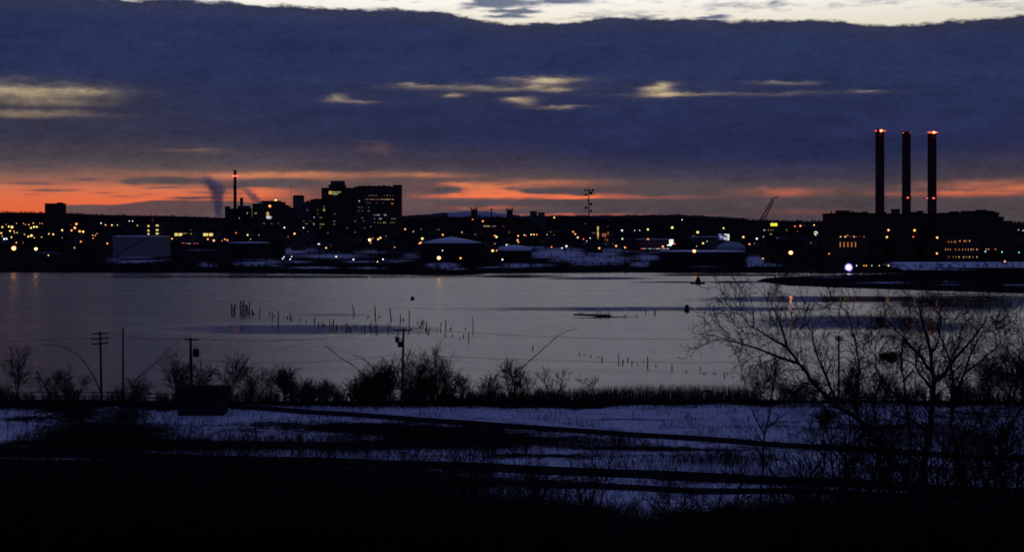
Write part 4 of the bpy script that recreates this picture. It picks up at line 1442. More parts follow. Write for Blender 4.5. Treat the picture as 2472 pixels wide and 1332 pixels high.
# ---- steam plumes
def plume(label, pts, Y, dens):
    """pts: photo x, y, radius in photo pixels, bottom to top; soft edged by density"""
    pp = [(P(a, b, Y), r / F * Y) for a, b, r in pts]
    base = pp[0][0]
    zs = [q.z - base.z for q, r in pp]; xs_ = [q.x - base.x for q, r in pp]; rs = [r for q, r in pp]
    m = bpy.data.materials.new('steam'); m.use_nodes = True
    nt = m.node_tree; X.nt = nt
    nt.nodes.clear()
    out = nt.nodes.new('ShaderNodeOutputMaterial')
    pv = nt.nodes.new('ShaderNodeVolumePrincipled')
    pv.inputs['Color'].default_value = (0.97, 0.97, 0.98, 1)
    tc = nt.nodes.new('ShaderNodeTexCoord')
    sp = nt.nodes.new('ShaderNodeSeparateXYZ')
    nt.links.new(tc.outputs['Object'], sp.inputs[0])
    x_, y_, z_ = (X(o) for o in sp.outputs)
    cx = curve1(z_, list(zip(zs, xs_)))
    rr = curve1(z_, list(zip(zs, rs)))
    dx = x_ - cx
    d = X.op('SQRT', dx * dx + y_ * y_) / rr
    n1 = noise(tc.outputs['Object'], 0.11, 4.0, 0.6)
    fade = 1.0 - sstep(z_, zs[-1] * 0.55, zs[-1] * 0.99) * 0.85
    link_or_set(nt, pv.inputs['Density'], sstep(d + (n1 - 0.5) * 1.9, 1.05, 0.35) * dens * fade)
    nt.links.new(pv.outputs[0], out.inputs['Volume'])
    m.cycles.volume_step_rate = 1.0
    mb = MB()
    P3 = []; R3 = []
    for t in np.linspace(0, len(pts) - 1, 14):
        z = np.interp(t, range(len(pts)), zs)
        P3.append((np.interp(t, range(len(pts)), xs_), 0, z)); R3.append(1.5 * np.interp(t, range(len(pts)), rs))
    prof_v = []; fcs = []
    n = 14
    for (a, _, z), r in zip(P3, R3):
        for k in range(n):
            t = 2 * math.pi * k / n
            prof_v.append((a + r * math.cos(t), r * math.sin(t), z))
    for i in range(len(P3) - 1):
        for k in range(n):
            l = (k + 1) % n
            fcs.append((i * n + k, i * n + l, (i + 1) * n + l, (i + 1) * n + k))
    fcs.append(tuple(range(n - 1, -1, -1))); fcs.append(tuple((len(P3) - 1) * n + k for k in range(n)))
    mb.add(prof_v, fcs)
    tag(obj('steam_plume', mb.mesh('steam_plume', m), None, base), label, 'steam', None, 'stuff')


plume('thick bluish steam plume leaning left of the slim chimney', [(530, 524, 9), (527, 500, 15), (525, 482, 19), (525, 466, 22), (520, 452, 29), (510, 440, 28), (498, 428, 20), (489, 414, 13)], 1780, 0.16)
plume('thin slanting steam wisp right of the slim chimney', [(626, 492, 11), (616, 480, 15), (606, 470, 16), (598, 461, 14), (586, 448, 9)], 1780, 0.12)
# ------------------------------------------------------------------ lamps of the far town
# (photo x, y, colour, size); crops give x0, y0, scale
def crop(x0, y0, s, L):
    return [(x0 + a / s, y0 + b / s, c, z) for (a, b, c, z) in L]


LIGHTS = []
LIGHTS += crop(0, 380, 3.987, [
    (22, 670, 'y', 2), (60, 645, 'o', 1), (85, 665, 'y', 2), (115, 670, 'y', 3), (97, 708, 'y', 2), (135, 708, 'a', 1.3), (165, 724, 'y', 1.3), (140, 726, 'a', 1.2), (12, 728, 'a', 2), (20, 757, 'a', 1.2),
    (110, 768, 'y', 1.7), (40, 785, 'w', 2.4), (62, 783, 'w', 2.4), (225, 635, 'o', 1.1), (245, 645, 'o', 1.1), (277, 648, 'a', 1.3), (320, 632, 'a', 1.3), (298, 678, 'y', 2.1), (328, 668, 'y', 2.3), (354, 668, 'y', 2.1),
    (235, 740, 'a', 1.2), (272, 762, 'y', 2), (302, 752, 'y', 3), (330, 773, 'a', 1.3), (400, 767, 'a', 1.4), (383, 637, 'o', 1), (405, 637, 'o', 1), (160, 635, 'o', 1), (157, 820, 'o', 1.5), (132, 873, 'o', 5.5),
    (345, 880, 'a', 3.8), (466, 942, 'a', 1.6), (470, 735, 'a', 1.5), (512, 740, 'y', 2), (598, 700, 'y', 2.2), (735, 640, 'o', 2.6), (720, 678, 'o', 3), (688, 703, 'o', 2.2), (766, 711, 'o', 2.8), (800, 714, 'y', 2.6),
    (778, 810, 'o', 1.8), (717, 870, 'o', 1.5), (892, 750, 'o', 1.4), (918, 750, 'o', 1.4), (936, 733, 'o', 1.2), (896, 778, 'o', 1.3), (972, 633, 'w', 1.7), (1016, 650, 'o', 1.7), (1077, 652, 'y', 1.8), (1130, 652, 'y', 1.2),
    (1033, 828, 'o', 1.9), (1244, 612, 'w', 1.3), (1275, 612, 'w', 1.4), (1322, 655, 'y', 1.2), (1656, 782, 'o', 1.9), (2000, 787, 'o', 1.9), (2058, 799, 'o', 2.7), (2137, 801, 'r', 1.4), (2164, 787, 'o', 1.6), (2188, 796, 'o', 1.8),
    (2272, 727, 'r', 1.5), (2383, 746, 'y', 1.9), (600, 775, 'w', .7)])
LIGHTS += crop(500, 380, 4.44, [
    (735, 460, 'y', 3), (672, 522, 'o', 3.2), (828, 752, 'w', 2), (1033, 754, 'w', 1.7), (937, 817, 'a', 2.3), (868, 850, 'r', 1), (1190, 929, 'w', 1.5), (1203, 928, 'w', 1.5), (1276, 969, 'o', 2), (1742, 884, 'a', 3.5),
    (1776, 867, 'r', 1.3), (1833, 877, 'y', 2.1), (1857, 862, 'y', 2.2), (1752, 916, 'y', 1.1), (2122, 769, 'o', 2), (2210, 795, 'w', 1.1), (2010, 962, 'o', 1.4), (824, 1066, 'w', 1.6), (810, 1085, 'w', 1.7), (906, 1063, 'w', 1.4),
    (889, 1091, 'w', 1.8), (1383, 1063, 'g', 2.2), (1568, 1093, 'w', 2.2), (1885, 1092, 'w', 2.1), (1826, 1117, 'y', 1.5), (465, 877, 'o', 1.1), (555, 832, 'o', 1)])
LIGHTS += crop(960, 420, 4.754, [
    (283, 741, 'y', 2.9), (252, 795, 'o', 2.1), (268, 787, 'o', 2.1), (517, 698, 'o', 2.1), (738, 670, 'o', 1.4), (977, 542, 'o', 2), (1112, 708, 'o', 2.1), (1134, 722, 'y', 2.5), (1090, 880, 'y', 3), (1135, 880, 'o', 1.5),
    (1250, 812, 'g', 1.9), (1115, 800, 'o', 1.1), (1382, 710, 'o', 1.9), (1376, 760, 'o', 2.3), (1386, 782, 'o', 1.6), (1452, 700, 'g', 1.4), (1472, 707, 'r', 1.4), (1532, 695, 'g', 1.7), (1563, 695, 'y', 1.7), (1596, 695, 'r', 1.8),
    (1713, 695, 'y', 1), (1768, 703, 'w', 1.1), (1795, 703, 'w', 1.6), (1796, 500, 'y', 1.8), (1766, 838, 'r', 1.9), (1885, 849, 'w', 1.7), (1937, 828, 'p', 2.4), (2013, 663, 'o', 1.8), (2038, 689, 'o', 1.9), (2067, 728, 'p', 2),
    (2132, 747, 'r', 1.5), (2208, 735, 'w', 1.4), (2170, 770, 'w', 1), (2152, 577, 'w', 2), (2313, 851, 'o', 2.4), (473, 962, 'o', 4.5), (722, 965, 'o', 2.4), (515, 877, 'g', 1.5), (1202, 981, 'w', 2.4), (860, 523, 'o', 1.3)])
LIGHTS += crop(1440, 420, 4.754, [
    (293, 648, 'p', 2.2), (438, 648, 'w', 1.1), (495, 648, 'y', 1.3), (590, 636, 'y', 2.3), (869, 615, 'y', 2.9), (1161, 668, 'y', 2.9), (1458, 622, 'y', 1.9), (297, 744, 'g', 2), (225, 826, 'o', 2.4), (327, 843, 'o', 2.2),
    (591, 747, 'o', 2), (762, 832, 'o', 2.4), (1223, 795, 'y', 2.2), (1268, 772, 'y', 1.1), (1122, 884, 'o', 4), (1150, 828, 'y', 1), (1685, 724, 'a', 2.5), (1840, 742, 'p', 2.3), (1755, 805, 'o', 1.9),
    (2340, 596, 'o', 2.2), (2278, 601, 'r', 1.8), (2230, 902, 'o', 5), (1910, 970, 'o', 1.8), (982, 525, 'w', 1.3), (900, 800, 'r', 1.4)])
LIGHTS += crop(1900, 290, 3.248, [
    (795, 862, 'a', 2.5), (783, 917, 'a', 2.4), (1000, 864, 'a', 2.8), (990, 915, 'r', 1.6), (1177, 921, 'a', 2.5), (1175, 1045, 'a', 2.3), (212, 823, 'y', 1.6),
    (1555, 1030, 'c', 2), (1686, 1034, 'c', 2), (1818, 1037, 'c', 1.9), (1708, 1107, 'o', 2.1), (545, 1172, 'w', 1.5), (603, 1196, 'o', 1.6), (622, 1196, 'o', 1.6), (665, 1160, 'y', 1.3), (723, 1163, 'y', 1.3),
    (795, 1171, 'y', 1.8), (330, 1047, 'o', 1.5), (1850, 865, 'w', 1.2), (1815, 860, 'w', 1.0)])

ICO = MB()
t_ = (1 + 5 ** 0.5) / 2
_v = [(-1, t_, 0), (1, t_, 0), (-1, -t_, 0), (1, -t_, 0), (0, -1, t_), (0, 1, t_), (0, -1, -t_), (0, 1, -t_), (t_, 0, -1), (t_, 0, 1), (-t_, 0, -1), (-t_, 0, 1)]
_l = (1 + t_ * t_) ** 0.5
ICO.add([(a / _l, b / _l, c / _l) for a, b, c in _v], [(0, 11, 5), (0, 5, 1), (0, 1, 7), (0, 7, 10), (0, 10, 11), (1, 5, 9), (5, 11, 4), (11, 10, 2), (10, 7, 6), (7, 1, 8), (3, 9, 4), (3, 4, 2), (3, 2, 6), (3, 6, 8), (3, 8, 9), (4, 9, 5), (2, 4, 11), (6, 2, 10), (8, 6, 7), (9, 8, 1)])
HOT = {k: ICO.mesh('lamp_globe', MATS['hot_' + k]) for k in COLS}
GLOBE = {k: ICO.mesh('lamp_globe', MATS['lamp_' + k]) for k in COLS}
POLE = MB().tube([(0, 0, 0), (0, 0, 1)], [1.0, 0.7], 6).mesh('pole', MATS['black_steel'])
ARM = MB().tube([(0, 0.9, -1.1), (0, 0.55, -0.3), (0, 0, 0.9)], 0.10, 5).box(-0.5, 0.5, -0.5, 0.5, 0.80, 1.05).mesh('arm', MATS['black_steel'])
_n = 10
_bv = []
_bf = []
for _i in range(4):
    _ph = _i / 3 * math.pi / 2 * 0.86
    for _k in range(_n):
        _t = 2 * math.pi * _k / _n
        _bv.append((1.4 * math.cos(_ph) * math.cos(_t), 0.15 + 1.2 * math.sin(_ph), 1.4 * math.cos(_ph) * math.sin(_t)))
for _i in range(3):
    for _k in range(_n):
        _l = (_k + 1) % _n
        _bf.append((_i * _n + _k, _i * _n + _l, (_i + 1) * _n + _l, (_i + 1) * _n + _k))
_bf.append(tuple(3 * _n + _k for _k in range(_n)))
BOWL = {k: MB().add(_bv, _bf).mesh('halo_bowl', MATS['halo_' + k]) for k in COLS}  # bowl added behind the globe; its dim emission stands in for halo glow
BRACKET = MB().tube([(0, 1.4, 0.5), (0, 0, 0.9)], 0.12, 5).box(-0.3, 0.3, 1.3, 1.5, 0, 1).mesh('bracket', MATS['black_steel'])


def lamp_spot(px, py, h):
    for Y in np.arange(np.interp(px, *SHORE) + 9, 2650, 4.0):
        zr = H - (py - HY) / F * Y
        if zr - zf(px, Y) <= h:
            return Y
    return 2650.0


lamps = []
for (px, py, c, s) in LIGHTS:
    Y = lamp_spot(px, py, 8.5)
    wall = False
    for (a, b, c0, c1, yo) in OCC:
        if a - 1 <= px <= b + 1 and c0 - 1 <= py <= c1 + 2 and yo <= Y + 8:
            Y = yo - 1.6
            wall = True
    p = P(px, py, Y)
    zg = float(zfar(p.x, p.y))
    if p.z < zg + 1.2:
        p.z = zg + 1.2
    r = max(0.18, (0.88 if s < 3.4 else 0.8) * s / F * Y)
    size = 'bright ' if s >= 2.6 else 'small ' if s < 1.5 else ''
    nm = 'wall_lamp' if wall else 'street_lamp'
    t = thing(nm, '', 'lamp', (p.x, p.y, p.z if wall else zg), 'lamps of the far town')
    zo = 0 if wall else p.z - zg
    obj('lamp_globe', (HOT if s >= 3.4 else GLOBE)[c], t, (0, 0, zo), (r, r, r))
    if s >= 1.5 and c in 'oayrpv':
        obj('halo_bowl', BOWL[c], t, (0, 0, zo), (r, r, r))
    if wall:
        obj('bracket', BRACKET, t, (0, 0, zo))
    else:
        obj('pole', POLE, t, (0, 1.0, -0.3), (0.14, 0.14, max(0.5, zo - 0.8)))
        obj('arm', ARM, t, (0, 0, zo))
    lamps.append((zone(px), size + CNAME[c], 'wall lamp' if wall else 'street lamp', px, t))
grp = defaultdict(list)
for z_, c, k, px, t in lamps:
    grp[(z_, c, k)].append((px, t))
for (z_, c, k), L in grp.items():
    L.sort(key=lambda q: q[0])
    for i, (px, t) in enumerate(L):
        t['label'] = '%s %s %s' % (c, k, z_) + ('' if len(L) == 1 else ', %s from left' % ordw(i + 1))

# violet-white floodlight frame on the power station quay
p = P(2048.5, 645.5, 835)
zg = max(1.0, float(zfar(p.x, p.y)))
t = thing('flood_light', 'dazzling violet-white floodlight on the quay before the power station', 'floodlight', (p.x, p.y, zg - 0.5))
zo = p.z - zg + 0.5
MB().tube([(-1.0, 0.5, 0), (-1.0, 0.5, zo + 1)], 0.12, 5).tube([(1.0, 0.5, 0), (1.0, 0.5, zo + 1)], 0.12, 5).build('mast', MATS['black_steel'], t)
MB().box(-2.0, 2.0, 0.3, 0.4, zo - 0.1, zo + 0.1).box(-0.1, 0.1, 0.3, 0.4, zo - 2.0, zo - 0.11).build('frame', MATS['black_steel'], t)
emit('flood_core', (0.86, 0.80, 1.0), 6.0)
emit('flood_halo', (0.36, 0.20, 1.0), 1.6)  # outer ring of violet discs, added to imitate glare around the lamps
for i in range(19):
    ring = 0 if i == 0 else 1 if i < 7 else 2
    a = 0 if i == 0 else (i - 1) * math.pi / 3 if i < 7 else (i - 7) * math.pi / 6
    rr = (0, 0.85, 1.75)[ring]
    MB().lathe([(0.02, 0), (0.42, 0), (0.46, 0.25), (0.02, 0.25)], 12).build('flood_and_halo_disc', MATS['flood_core'] if ring < 2 else MATS['flood_halo'], t, (rr * math.cos(a), 0, zo + rr * math.sin(a))).rotation_euler = (math.radians(90), 0, 0)

# ------------------------------------------------------------------ cars
CARB = MB().prism([(-2.2, 0.35), (2.2, 0.35), (2.25, 0.75), (2.1, 0.92), (1.2, 1.0), (0.6, 1.45), (-1.1, 1.45), (-1.75, 1.0), (-2.15, 0.95), (-2.25, 0.6)], -0.85, 0.85).mesh('body', MATS['car_paint'])
CARG = MB().prism([(1.12, 1.02), (0.56, 1.40), (-1.05, 1.40), (-1.65, 1.02)], -0.87, 0.87).mesh('window', MATS['glass_dark'])
WH = MB().lathe([(0.02, -0.1), (0.32, -0.1), (0.32, 0.1), (0.02, 0.1)], 12).mesh('wheel', MATS['rubber'])
HL = MB().box(2.2, 2.32, -0.75, -0.3, 0.55, 0.8).mesh('headlight', MATS['lamp_w'])
HL2 = MB().box(2.2, 2.32, 0.3, 0.75, 0.55, 0.8).mesh('headlight', MATS['lamp_w'])
TL = MB().box(-2.34, -2.2, -0.8, -0.35, 0.6, 0.85).mesh('taillight', MATS['lamp_r'])
TL2 = MB().box(-2.34, -2.2, 0.35, 0.8, 0.6, 0.85).mesh('taillight', MATS['lamp_r'])


def car(px, py, rz, label, group):
    Y = lamp_spot(px, py, 0.8)
    for (a, b, c0, c1, yo) in OCC:
        if a - 9 <= px <= b + 9 and c0 - 1 <= py <= c1 and yo <= Y + 3:
            Y = yo - 5
    Xw = (px - CX) / F * Y
    z = max(float(zfar(Xw, Y)) + 0.1, H - (py - HY) / F * Y - 0.8)
    t = thing('car', label, 'car', (Xw, Y, float(zfar(Xw, Y)) + 0.15), group, rz)
    obj('body', CARB, t); obj('window', CARG, t)
    for x in (-1.35, 1.4):
        for y in (-0.8, 0.8):
            w = obj('wheel', WH, t, (x, y, 0.32)); w.rotation_euler = (math.radians(90), 0, 0)
    for m_ in (HL, HL2): obj('headlight', m_, t)
    for m_ in (TL, TL2): obj('taillight', m_, t)


row = [(1537, 594.5, -1.2), (1546, 592, 2.0), (1554, 592.5, -1.4), (1562, 596.7, -1.1), (1570, 593.5, -1.5), (1578, 590, -1.5), (1585, 590.8, -1.3), (1590, 589, -1.6), (1597, 590, 1.8), (1602, 588.3, -1.4), (1609, 592, -1.2)]
for i, (a, b, r) in enumerate(row):
    car(a, b, r, 'car with lights on left of the white lit sign, %s from the left' % ordw(i + 1), 'cars beside the white sign')
for i, (a, b, r) in enumerate([(443, 587.2, 1.6), (451.5, 587.6, 1.7), (458.5, 588.2, -1.5), (471.5, 588.2, 1.5), (478.5, 587.2, 1.6)]):
    car(a, b, r, 'car on the road below the yellow-windowed warehouse, %s from the left' % ordw(i + 1), 'cars below the warehouse')

# ------------------------------------------------------------------ distant bare woods (one mass nobody could count)
def wood_segments(n, rng, spot, hmin, hmax, thick):
    out = []
    for _ in range(n):
        q = spot(rng)
        if q is None:
            continue
        x, y, z = q
        h = rng.uniform(hmin, hmax)
        th = thick * (0.8 + 0.4 * rng.random())
        out.append((x, y, z - 0.3, x, y, z + h * 0.6, th * 1.3, th * 0.9))
        for k in range(11):
            a = rng.uniform(0, 6.283); t = rng.uniform(0.18, 0.62); l = h * rng.uniform(0.25, 0.5); e = rng.uniform(0.5, 1.3)
            x1 = x + math.cos(a) * math.cos(e) * l; y1 = y + math.sin(a) * math.cos(e) * l; z1 = z + h * t + math.sin(e) * l
            out.append((x, y, z + h * t, x1, y1, z1, th * 0.8, th * 0.45))
            for j in range(2):
                a2 = a + rng.uniform(-1, 1); l2 = l * 0.55
                out.append((x1 - (x1 - x) * .3, y1 - (y1 - y) * .3, z1 - (z1 - z - h * t) * .3, x1 + math.cos(a2) * l2 * .7, y1 + math.sin(a2) * l2 * .7, z1 + l2 * rng.uniform(0.2, .8), th * 0.5, th * 0.25))
    return out


def town_spot(rng):
    px = rng.uniform(-200, 2700)
    Y = rng.choice([rng.uniform(1000, 1400), rng.uniform(1300, 2000), rng.uniform(1900, 2700)])
    if 2000 < px < 2450 and Y > 930 and Y < 1100:
        return None
    Xw = (px - CX) / F * Y
    if any(abs(px - a) < 12 and abs(Y - b) < 16 for a, b in HOUSE):
        return None
    return Xw, Y, float(zfar(Xw, Y))


def ridge_spot(rng):
    px = rng.uniform(-300, 2800); Y = rng.uniform(3200, 5100)
    Xw = (px - CX) / F * Y
    return Xw, Y, float(zfar(Xw, Y))


def shore_spot(rng):
    px = rng.uniform(-200, 2700)
    Y = np.interp(px, *SHORE) + rng.choice([rng.uniform(5, 14), rng.uniform(10, 60)])
    Xw = (px - CX) / F * Y
    return Xw, Y, float(zfar(Xw, Y))


def spit_spot(rng):
    px = rng.uniform(1840, 2700); Y = rng.uniform(600, 800)
    Xw = (px - CX) / F * Y
    z = float(zspit(Xw, Y))
    return (Xw, Y, z) if z > 0.9 else None


rw = random.Random(5)
tag(obj('far_woods', seg_mesh('far_woods', wood_segments(1700, rw, town_spot, 4, 7, 0.16), MATS['far_wood'])), 'dark bare woods scattered between the far houses', 'woods', None, 'stuff')
tag(obj('ridge_woods', seg_mesh('ridge_woods', wood_segments(2600, rw, ridge_spot, 2.5, 5.5, 0.7), MATS['far_wood'])), 'bare woods along the horizon hills', 'woods', None, 'stuff')
tag(obj('shore_brush', seg_mesh('shore_brush', wood_segments(900, rw, shore_spot, 1.2, 3.6, 0.07), MATS['far_wood'])), 'low brush along the far shoreline', 'brush', None, 'stuff')
tag(obj('spit_brush', seg_mesh('spit_brush', wood_segments(900, rw, spit_spot, 1.0, 3.2, 0.06), MATS['far_wood'])), 'dark brush covering the low spit of land', 'brush', None, 'stuff')

# ------------------------------------------------------------------ things in the water
def WP(px, py):
    Y = H * F / (py - HY)
    return Vector(((px - CX) / F * Y, Y, 0))


def pil(x0, y0, s, L):
    return [(x0 + a / s, y0 + b / s, x0 + c / s, y0 + d / s) for (a, b, c, d) in L]


groups = [
    ('tight cluster of tall pilings', 'in the tight cluster standing left of the long row', pil(500, 680, 3.531, [
        (207, 178, 212, 285), (222, 225, 240, 276), (238, 188, 232, 280), (283, 155, 283, 285), (300, 170, 297, 285), (314, 155, 308, 283), (330, 195, 325, 280), (340, 205, 347, 270), (363, 157, 360, 285), (384, 235, 385, 280), (395, 265, 402, 278)]), 1.5),
    ('long broken row of stumps', 'in the long broken row of stumps', pil(500, 680, 3.531, [
        (450, 222, 447, 292), (533, 255, 532, 285), (555, 250, 555, 320), (575, 280, 577, 300), (606, 238, 608, 330), (655, 290, 655, 305), (685, 290, 683, 318), (708, 262, 708, 318), (720, 300, 722, 328), (790, 305, 792, 335),
        (846, 325, 847, 348), (914, 305, 915, 350), (950, 340, 951, 375), (980, 345, 982, 372), (1003, 355, 1003, 372), (1048, 318, 1042, 392), (1065, 350, 1058, 388), (1078, 315, 1078, 385), (1098, 365, 1100, 395), (1110, 370, 1112, 397),
        (1152, 385, 1152, 398), (1185, 352, 1186, 408), (1198, 355, 1202, 400), (1214, 375, 1216, 412), (1230, 378, 1228, 410), (1248, 355, 1246, 378), (1272, 358, 1270, 388), (1318, 375, 1318, 410), (1345, 368, 1346, 418), (1388, 355, 1388, 402),
        (1400, 335, 1402, 408), (1445, 355, 1446, 430), (1543, 355, 1543, 428), (1628, 400, 1628, 440), (1718, 408, 1719, 440)]), 1.1),
    ('spaced pilings behind the long row', 'in the spaced upper line behind the long row', pil(500, 680, 3.531, [
        (1240, 197, 1254, 285), (1372, 290, 1372, 308), (1430, 200, 1436, 318), (1468, 290, 1468, 305), (1560, 225, 1569, 328), (1648, 275, 1648, 340), (1672, 310, 1672, 332), (1723, 240, 1722, 350)]), 1.3),
    ('scattered stumps right of the transformer pole', 'among the scatter right of the twin-transformer pole', pil(500, 680, 3.531, [
        (1795, 340, 1795, 355), (1834, 318, 1834, 372), (1815, 365, 1814, 392), (1826, 340, 1824, 362), (1870, 342, 1870, 410), (1848, 330, 1848, 355), (1896, 385, 1896, 405), (1885, 408, 1885, 445), (1860, 398, 1860, 408), (1962, 380, 1960, 418),
        (1988, 390, 1988, 430), (1995, 352, 1990, 372), (2036, 325, 2034, 395), (2078, 385, 2078, 410), (2089, 445, 2090, 470), (2030, 445, 2030, 468), (2185, 450, 2184, 478), (2158, 470, 2158, 485), (2201, 390, 2201, 408), (2228, 425, 2228, 500),
        (2263, 295, 2267, 428), (1802, 425, 1800, 440), (1747, 395, 1747, 408)]), 1.1),
    ('thin line of stumps toward the right shore', 'in the thin line leading to the right trees', pil(1200, 660, 3.531, [
        (304, 612, 305, 645), (702, 675, 702, 697), (742, 685, 742, 698), (797, 692, 797, 710), (860, 705, 860, 715), (895, 705, 895, 745), (1038, 682, 1036, 760), (1072, 732, 1072, 772), (1115, 715, 1116, 748), (1148, 738, 1150, 778), (1197, 765, 1197, 780),
        (1248, 745, 1248, 757), (1283, 706, 1283, 802), (1353, 778, 1353, 792), (1491, 778, 1491, 822), (1614, 820, 1614, 842), (1731, 797, 1731, 836), (1936, 840, 1936, 880), (1958, 848, 1958, 860), (2006, 868, 2007, 885), (2083, 862, 2082, 905)]), 1.2),
    ('posts right of the driftwood raft', 'near the driftwood raft', pil(1200, 660, 3.531, [(1265, 310, 1267, 343), (1343, 310, 1344, 350), (2180, 320, 2190, 420)]), 1.4)]
pr = random.Random(9)
for gname, where, L, wpx in groups:
    L.sort(key=lambda q: q[2])
    for i, (xt, yt, xb, yb) in enumerate(L):
        b0 = WP(xb, yb)
        Y = b0.y
        top = P(xt, yt, Y)
        r = wpx * pr.uniform(0.8, 1.25) / F * Y
        dx, dz = top.x - b0.x, top.z
        m = MB().tube([(-dx * 0.3, 0, -1.0), (0, 0, 0), (dx * 0.55 + pr.uniform(-.03, .03), pr.uniform(-.1, .1), dz * 0.55), (dx, pr.uniform(-.1, .1), dz * 0.93), (dx + pr.uniform(-.05, .05), 0, dz)],
                      [r * 1.1, r * 1.08, r, r * 0.92, r * pr.uniform(0.35, 0.7)], 7)
        tall = 'tall ' if (yb - yt) > 22 else 'short ' if (yb - yt) < 8 else ''
        tag(m.build('piling', MATS['old_wood'], None, b0), '%stimber piling %s, %s from left' % (tall, where, ordw(i + 1)), 'piling', gname)

b0 = WP(1658, 751)
r = 0.9
t = thing('mooring_dolphin', 'thick rounded piling cluster standing alone right of the driftwood', 'piling', b0)
for k, (x, y) in enumerate(((0, 0), (0.45, 0.2), (-0.4, 0.25), (0.05, -0.4))):
    MB().tube([(x * 1.5, y * 1.5, -1), (x, y, 0.5), (x * 0.6, y * 0.6, 2.0)], [0.34, 0.33, 0.28], 7).build('pile', MATS['old_wood'], t)
b0 = WP(996, 723.5)
t = thing('buoy', 'small dark barrel buoy floating alone on open water', 'buoy', b0)
MB().lathe([(0.3, -0.6), (0.62, -0.4), (0.68, 0.3), (0.6, 0.9), (0.25, 1.15)], 14).build('float', MATS['black_steel'], t)
MB().tube([(0, 0, 1.1), (0, 0, 1.5)], 0.12, 6).build('top_mark', MATS['black_steel'], t)

# driftwood raft
b0 = WP(1480, 766)
Yd = b0.y
def ld(px, py, dy=0.0):
    q = P(px, py, Yd)
    return (q.x - b0.x, dy, q.z)
t = thing('driftwood_raft', 'tangle of floating logs and broken timbers out on the water', 'driftwood', b0)
for (a, b, c, d, r, dy) in [(1385, 760, 1476, 762, 0.30, 2.0), (1432, 766, 1551, 768, 0.34, 0.0), (1395, 758.5, 1410, 756, 0.12, 2.2), (1430, 759, 1470, 763, 0.2, 1.0), (1440, 764, 1500, 766.5, 0.3, 0.6), (1420, 763, 1460, 760, 0.15, 1.4)]:
    MB().tube([ld(a, b, dy), ld((a + c) / 2, (b + d) / 2 + 0.5, dy + 0.2), ld(c, d, dy)], [r * 0.8, r, r * 0.7], 7).build('log', MATS['old_wood'], t)
for (a, b, c, d, r) in [(1442, 748, 1442.5, 768, 0.12), (1448.5, 747, 1449, 768, 0.15), (1468, 747, 1468.5, 767, 0.18), (1455, 757, 1449, 765, 0.10), (1461, 755, 1462, 765, 0.2), (1476, 757.5, 1468, 765, 0.14), (1514, 758.5, 1503, 767, 0.18), (1540, 759.5, 1533, 767, 0.14), (1482, 764, 1487, 768, 0.12)]:
    MB().tube([ld(a, b, 0.3), ld((a + c) / 2 + .3, (b + d) / 2, 0.35), ld(c, d, 0.4)], [r * 0.6, r * 0.9, r], 6).build('timber', MATS['old_wood'], t)
for i, (a, b) in enumerate([(1701, 902.5), (1725, 902.5)]):
    q = WP(a, b)
    t = thing('broken_crib', 'low broken timbers just above water, %s of the pair near the arched branch' % ('left' if i == 0 else 'right'), 'driftwood', q, 'low broken timbers')
    MB().tube([(-0.25, 0, -0.3), (-0.2, 0, 0.3)], 0.07, 6).build('timber', MATS['old_wood'], t)
    MB().tube([(0.25, 0, -0.3), (0.24, 0, 0.25)], 0.07, 6).build('timber', MATS['old_wood'], t)
    MB().tube([(-0.3, 0, 0.25), (0.3, 0, 0.2)], 0.06, 6).build('timber', MATS['old_wood'], t)

# small work boat
b0 = WP(1685, 684.5)
Yb = b0.y
t = thing('work_boat', 'small dark work boat with a stubby peaked cabin on the far water', 'boat', b0)
hull = MB()
st = []
for k, (x, w, z) in enumerate([(-3.4, 0.5, 0.9), (-2.6, 1.0, 0.75), (0, 1.25, 0.65), (2.4, 1.1, 0.75), (3.1, 0.9, 0.85)]):
    st.append([(x, -w, z), (x, -w * 0.8, -0.3), (x, w * 0.8, -0.3), (x, w, z)])
hv = [p for s_ in st for p in s_]
hf = []
for k in range(4):
    for j in range(3):
        hf.append((k * 4 + j, (k + 1) * 4 + j, (k + 1) * 4 + j + 1, k * 4 + j + 1))
    hf.append((k * 4 + 3, (k + 1) * 4 + 3, (k + 1) * 4, k * 4))
hf += [(0, 1, 2, 3), (19, 18, 17, 16)]
hull.add(hv, hf).build('hull', MATS['black_steel'], t)
MB().prism([(-1.3, 0.66), (1.2, 0.66), (0.95, 2.1), (0.55, 2.9), (-0.35, 2.9), (-0.8, 2.0)], -0.8, 0.8).build('cabin', MATS['dark_paint'], t)
MB().tube([(0.05, 0, 2.9), (0.05, 0, 3.7)], [0.35, 0.2], 6).build('funnel', MATS['black_steel'], t)
MB().tube([(2.6, 0, 0.75), (2.6, 0, 1.5)], 0.18, 6).build('bollard', MATS['black_steel'], t)
MB().tube([(-1.8, 0, 0.7), (-1.7, 0, 1.6)], 0.16, 6).build('winch_post', MATS['black_steel'], t)
# ------------------------------------------------------------------ near side
def ground_at(px, Y):
    return Vector(((px - CX) / F * Y, Y, float(znear((px - CX) / F * Y, Y))))


def NP_(px, py, z=2.0):
    """point of the flat near ground seen at a photo pixel"""
    Y = (H - z) * F / (py - HY)
    return ground_at(px, Y)


